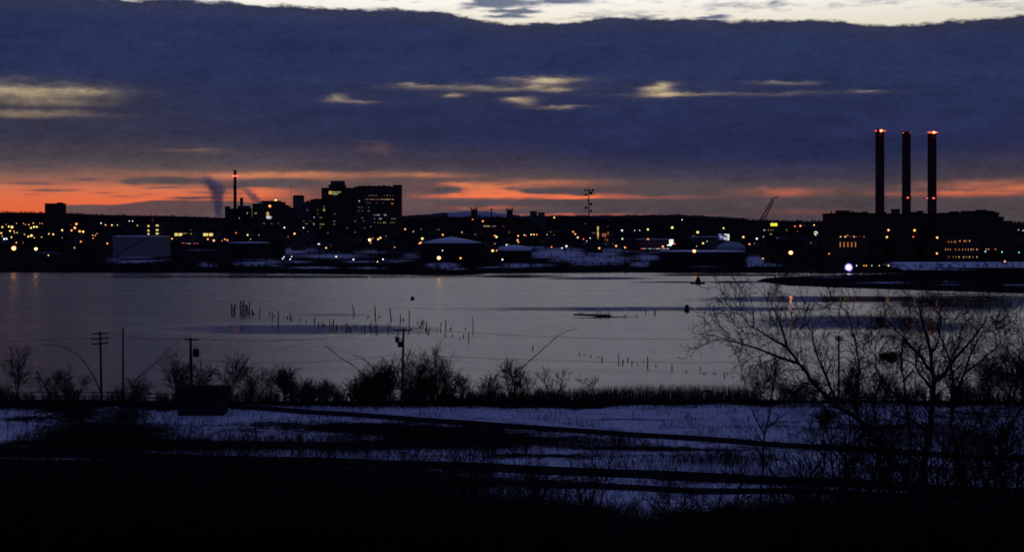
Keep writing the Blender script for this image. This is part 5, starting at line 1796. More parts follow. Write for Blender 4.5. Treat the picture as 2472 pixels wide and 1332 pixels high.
# ---- bare trees
def twig_walk(segs, rng, p, d, length, r, depth, spread, grav=0.05, rmin=0.006, kids=3):
    """recursive branch of short crooked segments"""
    n = max(2, int(length / 0.45)) if depth > 0 else 2
    n = min(n, 7)
    step = length / n
    d = d.normalized()
    q = p.copy()
    pts = [q.copy()]
    for i in range(n):
        d = (d + Vector((rng.gauss(0, 0.16), rng.gauss(0, 0.16), rng.gauss(0, 0.10) + grav))).normalized()
        nq = q + d * step
        t0, t1 = i / n, (i + 1) / n
        segs.append((*q, *nq, max(rmin, r * (1 - 0.55 * t0)), max(rmin * 0.7, r * (1 - 0.55 * t1))))
        q = nq
        pts.append(q.copy())
        if depth > 0 and i >= 0:
            for _ in range(kids if i == n - 1 else (1 if rng.random() < 0.75 else 0) + (1 if rng.random() < 0.3 else 0)):
                a = rng.uniform(0, 6.283)
                side = d.cross(Vector((math.cos(a), math.sin(a), 0.3))).normalized()
                nd = (d * math.cos(spread) + side * math.sin(spread * rng.uniform(0.7, 1.3))).normalized()
                twig_walk(segs, rng, q, nd, length * rng.uniform(0.45, 0.72), max(rmin, r * (1 - 0.5 * t1) * 0.55), depth - 1, spread, grav, rmin, kids)


def photo_limb(pts, Y, dy=0.0, seed=0):
    """limb outline points -> world points; the limb bends in depth as it rises"""
    rg = random.Random(seed)
    out = []
    y = 0.0
    for i, (a, b) in enumerate(pts):
        y += rg.uniform(-0.25, 0.35) + dy
        out.append(P(a, b, Y + y))
    return out


def bare_tree(name, label, limbs, Y, seed, twigs, group=None, rmin=0.010, kids=2, depth=2, sub=0.3, mat_='bark', base_to_ground=True, spread=0.65):
    """limbs: (photo points, r0, r1, depth drift). first limb is the trunk."""
    rng = random.Random(seed)
    segs = []
    trunk = MB()
    tops = []
    root = None
    for li, (pts, r0, r1, dy) in enumerate(limbs):
        wp = photo_limb(pts, Y, dy, seed * 31 + li)
        if li == 0:
            g = ground_at(CX + wp[0].x / wp[0].y * F, wp[0].y)
            if base_to_ground and wp[0].z > g.z:
                wp.insert(0, Vector((wp[0].x, wp[0].y, g.z - 0.3)))
            root = Vector((wp[0].x, wp[0].y, min(wp[0].z, g.z - 0.3)))
        # resample
        fine = []
        rad = []
        tot = len(wp) - 1
        for i in range(tot):
            for k in range(3):
                t = k / 3
                fine.append(wp[i].lerp(wp[i + 1], t) + Vector((rng.gauss(0, .02), rng.gauss(0, .02), 0)))
                rad.append(r0 + (r1 - r0) * (i + t) / tot)
        fine.append(wp[-1]); rad.append(r1)
        trunk.tube(fine, rad, 7)
        L = len(fine)
        for i in range(int(L * 0.28) if li == 0 else 1, L):
            dirn = (fine[min(i + 1, L - 1)] - fine[i - 1]).normalized()
            for _ in range(twigs if i < L - 1 else twigs + 2):
                if rng.random() < 0.78:
                    a = rng.uniform(0, 6.283)
                    side = dirn.cross(Vector((math.cos(a), math.sin(a) * 0.9, 0.2))).normalized()
                    nd = dirn * math.cos(0.8) + side * math.sin(0.8) + Vector((0, 0, 0.15))
                    twig_walk(segs, rng, fine[i], nd, sub * rng.uniform(0.6, 1.5), max(rmin, rad[i] * 0.35), depth, spread, 0.05, rmin, kids)
    t = thing(name, label, 'tree', root, group)
    sh = np.array([root.x, root.y, root.z])
    trunk.v = [(a - root.x, b - root.y, c - root.z) for a, b, c in trunk.v]
    trunk.build('trunk', MATS[mat_], t)
    S = np.array(segs)
    S[:, 0:3] -= sh; S[:, 3:6] -= sh
    obj('crown', seg_mesh('crown', S, MATS['twig']), t)
    return t, len(segs)


def cr(L):  # crop of the right-hand trees -> photo pixels
    return [(1640 + a / 1.982, 660 + b / 1.982) for a, b in L]


nseg = 0
_, k = bare_tree('bare_tree', 'largest bare tree at right, thick trunk forking high before the water', [
    (cr([(1150, 1330), (1155, 1100), (1165, 930), (1195, 760), (1215, 600), (1215, 500), (1190, 330), (1160, 220), (1140, 150)]), 0.21, 0.02, 0.1),
    (cr([(1215, 525), (1270, 480), (1320, 400), (1390, 330), (1450, 250), (1480, 190)]), 0.10, 0.015, 0.4),
    (cr([(1207, 470), (1130, 370), (1080, 320), (1020, 250), (980, 215)]), 0.07, 0.012, -0.4),
    (cr([(1212, 560), (1150, 480), (1120, 430), (1060, 405)]), 0.06, 0.015, 0.5),
    (cr([(1200, 400), (1240, 330), (1250, 240), (1235, 170)]), 0.05, 0.012, -0.5),
    (cr([(1195, 760), (1110, 700), (1040, 680), (970, 630)]), 0.07, 0.015, -0.4)], 62, 1, 3, sub=0.85, depth=2, kids=2)
nseg += k
_, k = bare_tree('bare_tree', 'leaning bare tree right of the largest one, trunk kinked and twin-forked', [
    (cr([(1440, 1330), (1420, 1160), (1380, 1060), (1350, 900), (1310, 770), (1300, 650), (1330, 560), (1390, 400), (1430, 320), (1460, 260)]), 0.15, 0.02, 0.1),
    (cr([(1303, 660), (1310, 500), (1290, 410), (1240, 280), (1235, 200)]), 0.09, 0.014, 0.3),
    (cr([(1360, 480), (1440, 420), (1520, 350), (1560, 310)]), 0.05, 0.01, -0.3),
    (cr([(1292, 420), (1330, 350), (1350, 260)]), 0.045, 0.01, 0.3)], 66, 2, 3, sub=0.8, depth=2, kids=2)
nseg += k
_, k = bare_tree('bare_tree', 'bare tree with a long limb sweeping far out to the left over the water', [
    (cr([(1140, 1330), (1110, 1050), (1075, 950), (1000, 860), (940, 780), (850, 690), (760, 640), (650, 530), (570, 430), (510, 350), (420, 300), (330, 240), (270, 150)]), 0.155, 0.012, -0.1),
    (cr([(570, 430), (480, 400), (350, 350), (230, 320), (170, 295)]), 0.06, 0.01, 0.3),
    (cr([(760, 640), (720, 540), (690, 460), (650, 380), (640, 290), (600, 230)]), 0.06, 0.012, 0.4),
    (cr([(850, 690), (850, 560), (860, 430), (830, 300), (810, 190), (740, 130)]), 0.06, 0.012, -0.4),
    (cr([(520, 355), (490, 260), (440, 150), (440, 90)]), 0.035, 0.008, 0.3),
    (cr([(940, 780), (930, 640), (960, 520), (940, 400), (930, 310)]), 0.06, 0.012, 0.3)], 58, 3, 3, sub=0.72, depth=2, kids=2)
nseg += k
_, k = bare_tree('bare_tree', 'slender forked sapling standing alone left of the big right trees', [
    (cr([(385, 1180), (390, 1050), (400, 900), (405, 780), (430, 680), (440, 580), (470, 430), (500, 330), (520, 250)]), 0.09, 0.01, 0.1),
    (cr([(405, 770), (360, 680), (320, 560), (290, 430), (240, 330)]), 0.05, 0.008, 0.3),
    (cr([(415, 740), (480, 690), (540, 640), (560, 620)]), 0.03, 0.006, -0.2),
    (cr([(400, 800), (330, 760), (270, 730)]), 0.025, 0.006, 0.2)], 90, 4, 2, sub=0.6, depth=2, kids=2, rmin=0.012)
nseg += k
_, k = bare_tree('bare_tree', 'upright bare tree between the sweeping limb and the largest trunk', [
    (cr([(1095, 1330), (1100, 960), (1110, 820), (1095, 700), (1070, 500), (1060, 400), (1075, 300), (1110, 200)]), 0.10, 0.012, 0.1),
    (cr([(1090, 640), (1010, 560), (960, 470), (900, 420)]), 0.05, 0.01, 0.4),
    (cr([(1072, 520), (1130, 440), (1160, 330), (1150, 250)]), 0.05, 0.01, -0.3)], 70, 5, 3, sub=0.8, depth=2, kids=2)
nseg += k
_, k = bare_tree('bare_tree', 'bare tree reaching in at the right picture edge', [
    (cr([(1700, 1330), (1690, 900), (1670, 700), (1650, 560), (1630, 470), (1580, 380), (1540, 330)]), 0.13, 0.012, 0.1),
    (cr([(1655, 580), (1600, 520), (1520, 480), (1460, 440), (1400, 430)]), 0.05, 0.01, 0.3),
    (cr([(1640, 500), (1660, 400), (1640, 310), (1600, 260)]), 0.05, 0.01, -0.3)], 74, 6, 3, sub=0.9, depth=2, kids=2)
nseg += k

# nests high in the right trees
for (lab, a, b, Y, rx, rz) in [('twiggy dark nest high in the largest right tree', 2148, 862, 62.3, 0.40, 0.20), ('leafy dark nest low in the sweeping-limb tree', 1992, 1008, 57.6, 0.34, 0.30)]:
    c = P(a, b, Y)
    rg = random.Random(int(a))
    S = []
    for _ in range(150):
        th, ph = rg.uniform(0, 6.283), rg.gauss(0, 0.7)
        q = Vector((rx * math.cos(th) * math.cos(ph), rx * math.sin(th) * math.cos(ph), rz * math.sin(ph))) * rg.uniform(0.5, 1.05)
        d = Vector((rg.gauss(0, 1), rg.gauss(0, 1), rg.gauss(0, 0.5))).normalized() * rg.uniform(0.12, 0.42)
        S.append((*(q - d), *(q + d), 0.012, 0.008))
    o = obj('bird_nest', seg_mesh('bird_nest', S, MATS['nest']), None, c)
    tag(o, lab, 'nest')

# ---- shoreline trees and shrubs, each its own
def shore_tree(px, pytop, pybase, wpx, seed, stems, label, Y=None, dens=1.0, name='bare_tree', group='bare trees and shrubs along the near shore', rmin=0.026):
    rng = random.Random(seed)
    g = NP_(px, pybase) if Y is None else ground_at(px, Y)
    h = P(px, pytop, g.y).z - g.z
    w = wpx / F * g.y
    segs = []
    tr = []
    for s in range(stems):
        a = rng.uniform(-1, 1)
        lean = Vector((a * w * 0.42 / h, rng.uniform(-0.3, 0.3) * w / h * 0.6, 1)).normalized()
        b0 = Vector((rng.uniform(-.12, .12) * w, rng.uniform(-.1, .1) * w, -0.2))
        n = 5
        q = b0; d = lean
        L = h * rng.uniform(0.55, 0.8)
        r0 = 0.022 * h * rng.uniform(0.6, 1.1) / (1 + 0.12 * stems) + 0.012
        for i in range(n):
            d = (d + Vector((rng.gauss(0, .09), rng.gauss(0, .09), 0.03))).normalized()
            nq = q + d * (L / n)
            tr.append((*q, *nq, r0 * (1 - .7 * i / n), r0 * (1 - .7 * (i + 1) / n)))
            q = nq
            if i >= 1 or h < 2.5:
                for _ in range(int(2.6 * dens + rng.random() * 1.6)):
                    an = rng.uniform(0, 6.283)
                    nd = (d * 0.75 + Vector((math.cos(an), math.sin(an), 0.15)) * 0.7).normalized()
                    twig_walk(segs, rng, q, nd, h * rng.uniform(0.14, 0.3), max(rmin, r0 * 0.4), 1 if h < 3 else 2, 0.6, 0.05, rmin, 2)
    t = thing(name, label, 'tree' if name == 'bare_tree' else 'shrub', g, group)
    obj('trunk' if name == 'bare_tree' else 'stem', seg_mesh('trunk', tr, MATS['bark'], 5), t)
    obj('crown' if name == 'bare_tree' else 'twigs', seg_mesh('crown', segs, MATS['twig']), t)
    return len(segs)


ST = [  # x, top y, base y, width, stems, dens, kind, label
    (38, 852, 968, 70, 3, 1.0, 't', 'bare tree at the far left end of the near shore'),
    (120, 895, 962, 80, 4, 1.0, 's', 'low bare shrub left of the triple-armed pole'),
    (175, 888, 960, 90, 5, 1.0, 's', 'bare shrub between the far-left tree and the triple-armed pole'),
    (340, 905, 960, 90, 5, 1.0, 's', 'low bare shrub right of the plain slim pole'),
    (420, 862, 962, 95, 5, 1.2, 't', 'dense bare tree just left of the single-transformer pole'),
    (482, 872, 962, 70, 4, 1.0, 't', 'bare tree just right of the single-transformer pole'),
    (556, 858, 965, 105, 4, 1.0, 't', 'spreading bare tree right of the small shed'),
    (596, 880, 965, 70, 3, 1.0, 't', 'thin bare tree leaning beside the spreading one by the shed'),
    (640, 884, 965, 60, 4, 1.0, 't', 'bushy bare tree left of the narrow dark shrub'),
    (690, 886, 966, 46, 7, 1.6, 's', 'narrow dark upright shrub midway between shed and twin-transformer pole'),
    (735, 918, 968, 80, 8, 1.4, 's', 'rounded low shrub right of the narrow dark one'),
    (795, 918, 970, 90, 9, 1.4, 's', 'rounded dark bush alone in the shore gap'),
    (860, 915, 972, 90, 8, 1.5, 's', 'dark bush at the left foot of the big thicket'),
    (905, 880, 972, 90, 8, 1.5, 's', 'tall dark bush left of the twin-transformer pole'),
    (945, 868, 972, 90, 7, 1.4, 's', 'dark bush right against the twin-transformer pole'),
    (1000, 858, 972, 90, 5, 1.3, 't', 'bare tree close right of the twin-transformer pole'),
    (1050, 852, 974, 100, 5, 1.2, 't', 'tallest bare tree of the thicket right of the twin-transformer pole'),
    (1088, 880, 975, 70, 4, 1.0, 't', 'bare tree at the right end of the big thicket'),
    (1118, 902, 976, 46, 5, 1.0, 's', 'small bare shrub in the gap right of the big thicket'),
    (1180, 905, 976, 60, 5, 1.0, 's', 'bare shrub left of the long arching branch'),
    (1228, 872, 977, 95, 5, 1.1, 't', 'bare tree at the foot of the long arching branch'),
    (1270, 900, 977, 60, 4, 1.0, 't', 'small bare tree right of the long arching branch'),
    (1333, 895, 978, 76, 3, 0.9, 't', 'lone airy bare tree in the middle shore'),
    (1420, 903, 978, 60, 2, 0.8, 't', 'small lone bare sapling right of the airy tree'),
    (1852, 868, 980, 110, 6, 1.2, 't', 'dense bare tree behind the slender forked sapling'),
    (1912, 905, 980, 80, 5, 1.0, 's', 'bare shrub beneath the sweeping limb'),
    (1975, 900, 980, 90, 5, 1.0, 't', 'bare tree behind the sweeping limb, left of the hidden pole'),
    (2070, 880, 985, 110, 6, 1.3, 't', 'dense bare tree just right of the hidden pole'),
    (2130, 900, 985, 90, 6, 1.2, 's', 'dark shrub left of the largest right trunk'),
    (2310, 905, 985, 90, 5, 1.0, 's', 'bare shrub between the two right trunks and shore'),
    (2385, 868, 985, 120, 6, 1.2, 't', 'round-crowned bare tree near the right edge'),
    (2450, 840, 985, 120, 7, 1.4, 't', 'dense bare tree at the right edge shore')]
for i, (a, b, c, w, n, de, kd, lab) in enumerate(ST):
    nseg += shore_tree(a, b, c, w, 100 + i, n, lab, None, de, 'bare_tree' if kd == 't' else 'bare_shrub')

# bare shrubs and saplings of the hillside, their twigs crossing the snow field
HS = [(90, 1040, 112, 220, 4), (260, 1060, 105, 200, 5), (430, 1070, 100, 220, 5), (560, 1015, 118, 160, 4), (720, 1050, 100, 230, 6), (860, 1070, 95, 240, 6), (1010, 1035, 108, 260, 5), (1150, 1075, 95, 230, 6),
      (1290, 1090, 92, 220, 6), (1440, 1048, 100, 230, 3), (1640, 1130, 88, 180, 5), (1740, 1095, 92, 200, 4), (1930, 1110, 80, 220, 5), (2080, 1090, 84, 240, 6), (2300, 1085, 88, 220, 6), (2430, 1070, 86, 240, 6), (2200, 1040, 100, 200, 5),
      (2060, 960, 86, 230, 5), (2165, 985, 78, 220, 5), (2335, 955, 92, 230, 6), (2425, 925, 84, 250, 6), (1965, 1010, 90, 230, 5), (2265, 985, 80, 220, 5)]
HN = ['at the far left of the hillside', 'second from the left on the hillside', 'third from the left on the hillside', 'tall and thin, before the small shed', 'right of the tall thin one before the shed', 'sixth from the left on the hillside', 'below the twin-transformer pole',
      'right of the one below the twin-transformer pole', 'left of the picture centre bottom', 'thin and leaning, right of the picture centre', 'low, left of the slender forked sapling', 'at the foot of the slender forked sapling', 'beneath the sweeping limb on the hillside',
      'left of the largest right trunk, low', 'right of the kinked trunk, low', 'low at the right edge', 'behind the largest right trunk',
      'tall, between sweeping limb and largest right trunk', 'tall, close left of the largest right trunk', 'tall, just right of the kinked trunk', 'tall and dense at the right edge', 'tall, under the sweeping limb', 'tall, between the two right trunks']
for i, ((a, b, Y_, w, n), lab) in enumerate(zip(HS, HN)):
    nseg += shore_tree(a, b, 0, w, 300 + i, n, 'bare dark shrub ' + lab, Y_, 0.9, 'bare_shrub', 'bare shrubs of the dark hillside', rmin=0.013)

# arching bent saplings on the shore
ARC = [('long thin sapling bent over to the left before the triple-armed pole', [(243, 948), (232, 920), (212, 885), (190, 858), (160, 840), (130, 832), (98, 832)], 960),
       ('thin sapling slanting up towards the single-transformer pole', [(318, 925), (340, 905), (372, 880), (400, 850), (425, 828), (440, 820)], 960),
       ('straight branch slanting up left out of the big thicket', [(905, 925), (880, 905), (850, 880), (820, 862), (800, 845), (783, 832)], 970),
       ('shorter curved branch left of the twin-transformer pole', [(912, 915), (900, 888), (885, 872), (868, 862), (850, 856)], 970),
       ('long branch arching up right from the middle shore tree', [(1218, 950), (1240, 915), (1270, 878), (1310, 843), (1345, 812), (1370, 798), (1392, 793)], 976),
       ('low hoop of a bent branch over the reeds', [(1692, 975), (1690, 958), (1697, 945), (1707, 941), (1716, 946), (1720, 960), (1718, 975)], 976)]
for i, (lab, pts, base) in enumerate(ARC):
    g = NP_(pts[0][0], base)
    rng = random.Random(50 + i)
    w = [P(a, b, g.y + k * 0.15) for k, (a, b) in enumerate(pts)]
    w.insert(0, Vector((w[0].x, w[0].y, g.z - 0.2)))
    m = MB()
    fine = []; 
    for k in range(len(w) - 1):
        for q in range(3):
            fine.append(w[k].lerp(w[k + 1], q / 3) - g)
    fine.append(w[-1] - g)
    r0 = 0.14 if 'hoop' in lab else 0.10
    m.tube(fine, [r0 * (1 - 0.72 * k / len(fine)) if 'hoop' not in lab else r0 for k in range(len(fine))], 6)
    t = thing('bent_sapling', lab, 'tree', g, 'bent saplings along the near shore')
    m.build('trunk', MATS['bark'], t)
    if 'hoop' not in lab:
        segs = []
        for k in range(6, len(fine), 2):
            d = (fine[k] - fine[k - 1]).normalized()
            twig_walk(segs, rng, fine[k], d + Vector((rng.gauss(0, .6), rng.gauss(0, .4), rng.uniform(0, .8))), rng.uniform(0.5, 1.5), 0.02, 1, 0.6, 0.05, 0.012, 1)
        obj('twigs', seg_mesh('twigs', segs, MATS['twig']), t)

# ---- utility poles
def pole_base(px, py):
    return NP_(px, py)


def utility_pole(px, pytop, pybase, label, wpx=6.5, arms=(), boxes=(), lean=0.0):
    g = pole_base(px, pybase)
    Y = g.y
    t = thing('utility_pole', label, 'pole', g, 'utility poles on the near shore')
    zt = P(px, pytop, Y).z - g.z
    r = wpx / F * Y / 2
    lx = lean / F * Y
    MB().tube([(0, 0, -0.3), (lx * 0.5, 0, zt * 0.5), (lx, 0, zt)], [r * 1.15, r, r * 0.8], 9).build('pole', MATS['old_wood'], t)
    tips = []
    for (py, x0, x1, tilt) in arms:
        z = P(px, py, Y).z - g.z
        a, b = (x0 - px) / F * Y + 0, (x1 - px) / F * Y
        dz = tilt / F * Y
        arm = MB().add([(a, -0.28, z - 0.09 - dz), (b, -0.28, z - 0.09 + dz), (b, -0.14, z - 0.09 + dz), (a, -0.14, z - 0.09 - dz), (a, -0.28, z + 0.09 - dz), (b, -0.28, z + 0.09 + dz), (b, -0.14, z + 0.09 + dz), (a, -0.14, z + 0.09 - dz)],
                       [(0, 3, 2, 1), (4, 5, 6, 7), (0, 1, 5, 4), (1, 2, 6, 5), (2, 3, 7, 6), (3, 0, 4, 7)]).build('crossarm', MATS['old_wood'], t)
        for f_ in (0.05, 0.35, 0.65, 0.95):
            x = a + (b - a) * f_
            zz = z + 0.09 - dz + 2 * dz * f_
            MB().lathe([(0.03, zz), (0.06, zz + 0.05), (0.08, zz + 0.12), (0.04, zz + 0.2)], 8, x, -0.21).build('insulator', MATS['glass_dark'], arm)
        tips.append((Vector((g.x + a, Y - 0.2, g.z + z + 0.2 - dz)), Vector((g.x + b, Y - 0.2, g.z + z + 0.2 + dz))))
    for (x0, x1, y0, y1) in boxes:
        cx = ((x0 + x1) / 2 - px) / F * Y
        rr = (x1 - x0) / F * Y / 2
        za, zb_ = P(px, y1, Y).z - g.z, P(px, y0, Y).z - g.z
        tr = MB().lathe([(rr * 0.85, za), (rr, za + 0.1), (rr, zb_ - 0.15), (rr * 0.8, zb_ - 0.02), (rr * 0.3, zb_)], 14, cx, -0.1).build('transformer', MATS['black_steel'], t)
        MB().tube([(cx, -0.1, (za + zb_) / 2), (0, 0, (za + zb_) / 2)], 0.07, 5).build('bracket', MATS['black_steel'], tr)
        for q in (-0.5, 0.5):
            MB().tube([(cx + q * rr, -0.1, zb_ - 0.05), (cx + q * rr, -0.1, zb_ + 0.25)], [0.06, 0.03], 6).build('bushing', MATS['black_steel'], tr)
    return g, zt, tips


pA = utility_pole(245, 800, 962, 'utility pole with three crossarms at left', 5.5, [(804.5, 223, 262, 1.0), (817, 221, 262, 2.0), (829, 223, 262, 1.5)], lean=-3)
pB = utility_pole(297, 790, 964, 'plain slim pole without crossarms beside the triple-armed pole', 4.5, [])
pC = utility_pole(462, 815, 972, 'thick utility pole with one crossarm and a square transformer, beside the shed', 7.5, [(819, 446, 480, -1.0)], [(466, 481, 841, 861)], lean=-2)
pD = utility_pole(971, 792, 985, 'utility pole with one crossarm and two drum transformers, centre shore', 6.0, [(796.5, 952, 994, 0.5)], [(954, 964, 812, 826), (960, 973, 824, 837)], lean=3)
pE = utility_pole(2025, 810, 985, 'utility pole half hidden among the right trees', 5.0, [(814, 2016, 2033, 0), (820, 2017, 2033, 0)])

# wires strung between poles
def wire(a, b, sag, label):
    pts = []
    for k in range(25):
        t = k / 24
        q = a.lerp(b, t)
        q.z -= sag * 4 * t * (1 - t)
        pts.append(q - a)
    o = MB().tube(pts, 0.022, 4).build('overhead_wire', MATS['black_steel'], None, a)
    tag(o, label, 'wire', 'overhead wires along the near shore')


top = lambda q, dz=0.0: Vector((q[0].x, q[0].y, q[0].z + q[1] + dz))
wire(pD[2][0][1], pE[2][0][0], 0.9, 'highest wire running from the twin-transformer pole to the right trees')
wire(top(pD, -3.6), top(pE, -3.4), 0.7, 'lower wire running from the twin-transformer pole to the right trees')
wire(pC[2][0][1], pD[2][0][0], 0.9, 'highest wire between the single- and twin-transformer poles')
wire(top(pC, -3.2), top(pD, -3.6), 0.8, 'lower wire between the single- and twin-transformer poles')
wire(pA[2][0][1], pC[2][0][0], 0.6, 'wire from the triple-armed pole to the single-transformer pole')
wire(pE[2][0][1], pE[2][0][1] + Vector((60, -6, 0.5)), 0.8, 'wire leaving the hidden pole to the right')
wire(pA[2][1][0], pA[2][1][0] + Vector((-45, 4, 0.3)), 0.7, 'wire leaving the triple-armed pole to the left')

# ---- rail fence along the shore
def fence(label, pts, n):
    W = [NP_(a, b) for a, b in pts]
    base = W[0]
    t = thing('shore_fence', label, 'fence', base, 'fences along the near shore')
    P0 = []
    for i in range(n + 1):
        s = i / n * (len(W) - 1)
        k = min(int(s), len(W) - 2)
        q = W[k].lerp(W[k + 1], s - k)
        q.z = float(znear(q.x, q.y))
        P0.append(q - base)
    for q in P0:
        MB().box(q.x - 0.06, q.x + 0.06, q.y - 0.06, q.y + 0.06, q.z - 0.2, q.z + 1.45).build('post', MATS['old_wood'], t)
    for i in range(n):
        for hh in (0.7, 1.3):
            a, b = P0[i] + Vector((0, -0.1, hh)), P0[i + 1] + Vector((0, -0.1, hh))
            MB().tube([a, b], 0.055, 5).build('rail', MATS['old_wood'], t)


fence('rail fence along the left shore behind the shed', [(-60, 950), (120, 952), (260, 957), (420, 968)], 12)
fence('rail fence on the snow bank behind the right trees', [(1880, 984), (2060, 984), (2250, 980), (2472, 972), (2650, 968)], 18)

# ---- small shed
g = NP_(486, 1004)
Y = g.y
t = thing('small_shed', 'small flat-roofed shed with dark overhanging roof by the left path', 'shed', g)
wx0, wx1 = (430 - 486) / F * Y, (538 - 486) / F * Y
zt = P(486, 957, Y).z - g.z
MB().box(wx0, wx1, 0, 3.6, -0.2, zt).build('wall', MATS['dark_paint'], t)
MB().box((425 - 486) / F * Y, (545 - 486) / F * Y, -0.5, 4.1, zt + 0.004, P(486, 937, Y).z - g.z).build('roof', MATS['tar_roof'], t)
d = MB().box(wx0 + 0.9, wx0 + 1.9, -0.07, -0.004, 0, 2.0).build('door', MATS['dark_paint'], t)
MB().box(wx0 + 1.7, wx0 + 1.8, -0.14, -0.075, 0.95, 1.05).build('handle', MATS['steel'], d)
wd = MB().box(wx1 - 2.2, wx1 - 1.0, -0.06, -0.004, 1.0, 1.9).build('window', MATS['old_wood'], t)
MB().box(wx1 - 2.1, wx1 - 1.1, -0.09, -0.065, 1.1, 1.8).build('pane', MATS['glass_dark'], wd)
for (a, b, h_) in ((617, 1090, 3.6), (1840, 1172, 0.0)):
    if h_:
        q = NP_(a, b)
        tag(MB().tube([(0, 0, -0.2), (0.03, 0, h_ * .5), (0, 0, h_)], [0.09, 0.08, 0.06], 7).build('signal_post', MATS['old_wood'], None, q), 'plain dark post standing in the snow between path and road', 'post')

# ---- masses of brush nobody could count
def stalks(n, rng, spot, hmin, hmax, lean, r, forks=0):
    out = []
    for _ in range(n):
        q = spot(rng)
        if q is None:
            continue
        h = rng.uniform(hmin, hmax)
        if len(q) == 4:
            h *= q[3]
        a = rng.uniform(0, 6.283); l = lean * rng.random()
        m = (q[0] + math.cos(a) * l * h * .4, q[1] + math.sin(a) * l * h * .4, q[2] + h * 0.55)
        e = (q[0] + math.cos(a) * l * h, q[1] + math.sin(a) * l * h, q[2] + h)
        out.append((q[0], q[1], q[2] - 0.1, *m, r, r * .8))
        out.append((*m, *e, r * .8, r * .4))
        for k in range(forks):
            a2 = rng.uniform(0, 6.283); f0 = rng.uniform(0.25, 0.8); l2 = h * rng.uniform(0.2, 0.45)
            b = (q[0] + (e[0] - q[0]) * f0, q[1] + (e[1] - q[1]) * f0, q[2] + h * f0)
            c = (b[0] + math.cos(a2) * l2 * .6, b[1] + math.sin(a2) * l2 * .6, b[2] + l2 * rng.uniform(0.3, 0.9))
            out.append((*b, *c, r * .6, r * .35))
            a3 = a2 + rng.uniform(-1, 1)
            out.append((b[0] + (c[0] - b[0]) * .5, b[1] + (c[1] - b[1]) * .5, b[2] + (c[2] - b[2]) * .5, b[0] + (c[0] - b[0]) * .5 + math.cos(a3) * l2 * .4, b[1] + (c[1] - b[1]) * .5 + math.sin(a3) * l2 * .4, c[2] + 0.1 * l2, r * .45, r * .3))
    return out


rb_ = random.Random(77)


def reed_spot(rng):
    px = rng.uniform(1060, 1830)
    Y = rng.uniform(222, 232)
    g = ground_at(px, Y)
    return g.x, g.y, g.z, 0.55 + 0.65 * ss(px, 1100, 1600)


tag(obj('reeds', seg_mesh('reeds', stalks(5200, rb_, reed_spot, 0.9, 2.1, 0.35, 0.022, 0), MATS['dry_reed'])), 'belt of dry reeds along the middle of the near shore', 'reeds', None, 'stuff')


def scrub_spot(rng):
    px = rng.uniform(-350, 2850)
    Y = rng.uniform(213, 232)
    dens = np.interp(px, [0, 250, 420, 620, 700, 780, 860, 1060, 1110, 1300, 1500, 1780, 1860, 2472], [.6, .5, .65, .65, .9, .7, 1.0, 1.0, .7, .6, .35, .3, .55, .7])
    if rng.random() > dens:
        return None
    g = ground_at(px, Y)
    wv = 0.78 + 0.34 * math.sin(px * 0.043 + 1.0) + 0.26 * math.sin(px * 0.117) + 0.18 * math.sin(px * 0.31 + 2)
    if wv < 0.45 and rng.random() < 0.6:
        return None
    return g.x, g.y, g.z, max(0.3, wv) * float(np.interp(px, [0, 420, 640, 690, 760, 800, 870, 960, 1060, 1110, 1230, 1400, 1780, 1850, 2472], [.8, .9, .9, 1.3, .8, 1.1, 1.2, 1.7, 1.5, .9, 1.0, .6, .6, .9, 1.1]))


tag(obj('shore_scrub', seg_mesh('shore_scrub', stalks(13000, rb_, scrub_spot, 1.0, 2.9, 0.55, 0.03, 4), MATS['twig'])), 'tangled dark scrub filling the near shoreline between the trees', 'scrub', None, 'stuff')


def weed_spot(rng):
    px = rng.uniform(-300, 2800); py = rng.uniform(985, 1215)
    z = lump(np.array([px * 0.06]), np.array([py * 0.3]), 0.35, 41)[0]
    if z < -0.05 + (0.12 if px > 1300 else 0):
        return None
    g = NP_(px, py)
    if any(abs(np.interp(g.x, [p[0] for p in L], [p[1] for p in L]) - g.y) < 2.6 for L in (PATH, ROAD)):
        return None
    return g.x, g.y, g.z, 1.0 if px < 1200 else 0.75


tag(obj('weeds', seg_mesh('weeds', stalks(16000, rb_, weed_spot, 0.3, 1.35, 0.6, 0.026, 2), MATS['twig'])), 'dead weeds poking through the snow field', 'weeds', None, 'stuff')


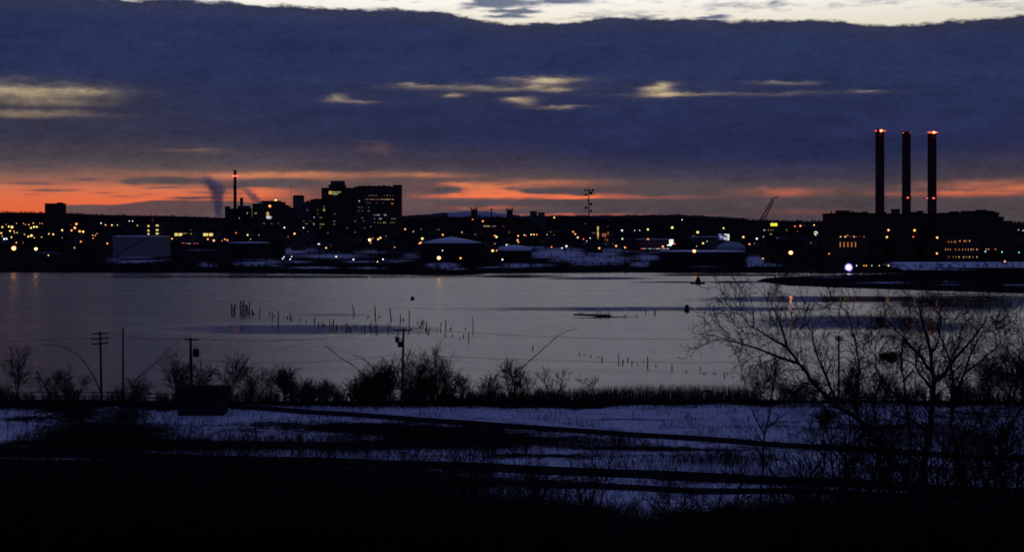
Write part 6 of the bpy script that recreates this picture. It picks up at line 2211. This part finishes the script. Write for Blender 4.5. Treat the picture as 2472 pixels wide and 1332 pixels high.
def verge_spot(rng):
    L = rng.choice((PATH, ROAD, ROAD))
    x = rng.uniform(-80, 80)
    y = float(np.interp(x, [p[0] for p in L], [p[1] for p in L])) + rng.choice((-1, 1)) * rng.uniform(1.9, 4.2)
    if lump(np.array([x]), np.array([y]), 0.25, 44)[0] < -0.1:
        return None
    return x, y, float(znear(x, y))


tag(obj('verge_grass', seg_mesh('verge_grass', stalks(9000, rb_, verge_spot, 0.15, 0.7, 0.9, 0.02, 0), MATS['twig'])), 'dry grass fringing the dark path and road', 'grass', None, 'stuff')


def thicket_spot(rng):
    px = rng.uniform(-250, 2720); Y = rng.uniform(52, 142)
    g = ground_at(px, Y)
    hh = float(np.interp(px, [-200, 0, 500, 900, 1150, 1400, 1650, 1900, 2100, 2472], [1.35, 1.3, 1.25, 1.15, 1.05, .8, .6, .8, .85, .85]))
    # a gap with snow right of centre
    if abs(px - 1585) < 150 and Y > 76 and rng.random() < 0.88:
        return None
    lim = 1.0 - 0.72 * float(ss(Y, 92, 140))
    return g.x, g.y, g.z, hh * lim


tag(obj('hillside_thicket', seg_mesh('hillside_thicket', stalks(17000, rb_, thicket_spot, 1.0, 3.6, 0.6, 0.018, 5), MATS['twig'])), 'black tangle of bare brush covering the hillside below the camera', 'thicket', None, 'stuff')


def mound_spot(rng):
    cx_, cy_, sx_, sy_ = rng.choice([(250, 1045, 90, 22), (360, 1055, 90, 18), (150, 1070, 90, 14), (420, 1085, 120, 10), (1450, 1080, 130, 8), (1720, 1120, 150, 9), (300, 1012, 60, 10), (640, 1080, 150, 14), (860, 1092, 160, 12), (1000, 1060, 150, 12), (1180, 1085, 160, 12), (2150, 1050, 160, 20), (2330, 1075, 120, 16)])
    px, py = rng.gauss(cx_, sx_ * .6), rng.gauss(cy_, sy_ * .6)
    if py < 985 or py > 1200:
        return None
    g = NP_(px, py)
    if any(abs(np.interp(g.x, [p[0] for p in L], [p[1] for p in L]) - g.y) < 2.6 for L in (PATH, ROAD)):
        return None
    return g.x, g.y, g.z, 1.0


tag(obj('bramble', seg_mesh('bramble', stalks(6500, rb_, mound_spot, 0.4, 1.7, 0.9, 0.018, 5), MATS['twig'])), 'dark bramble clumps on the snow field', 'bramble', None, 'stuff')
print('twigs', nseg)
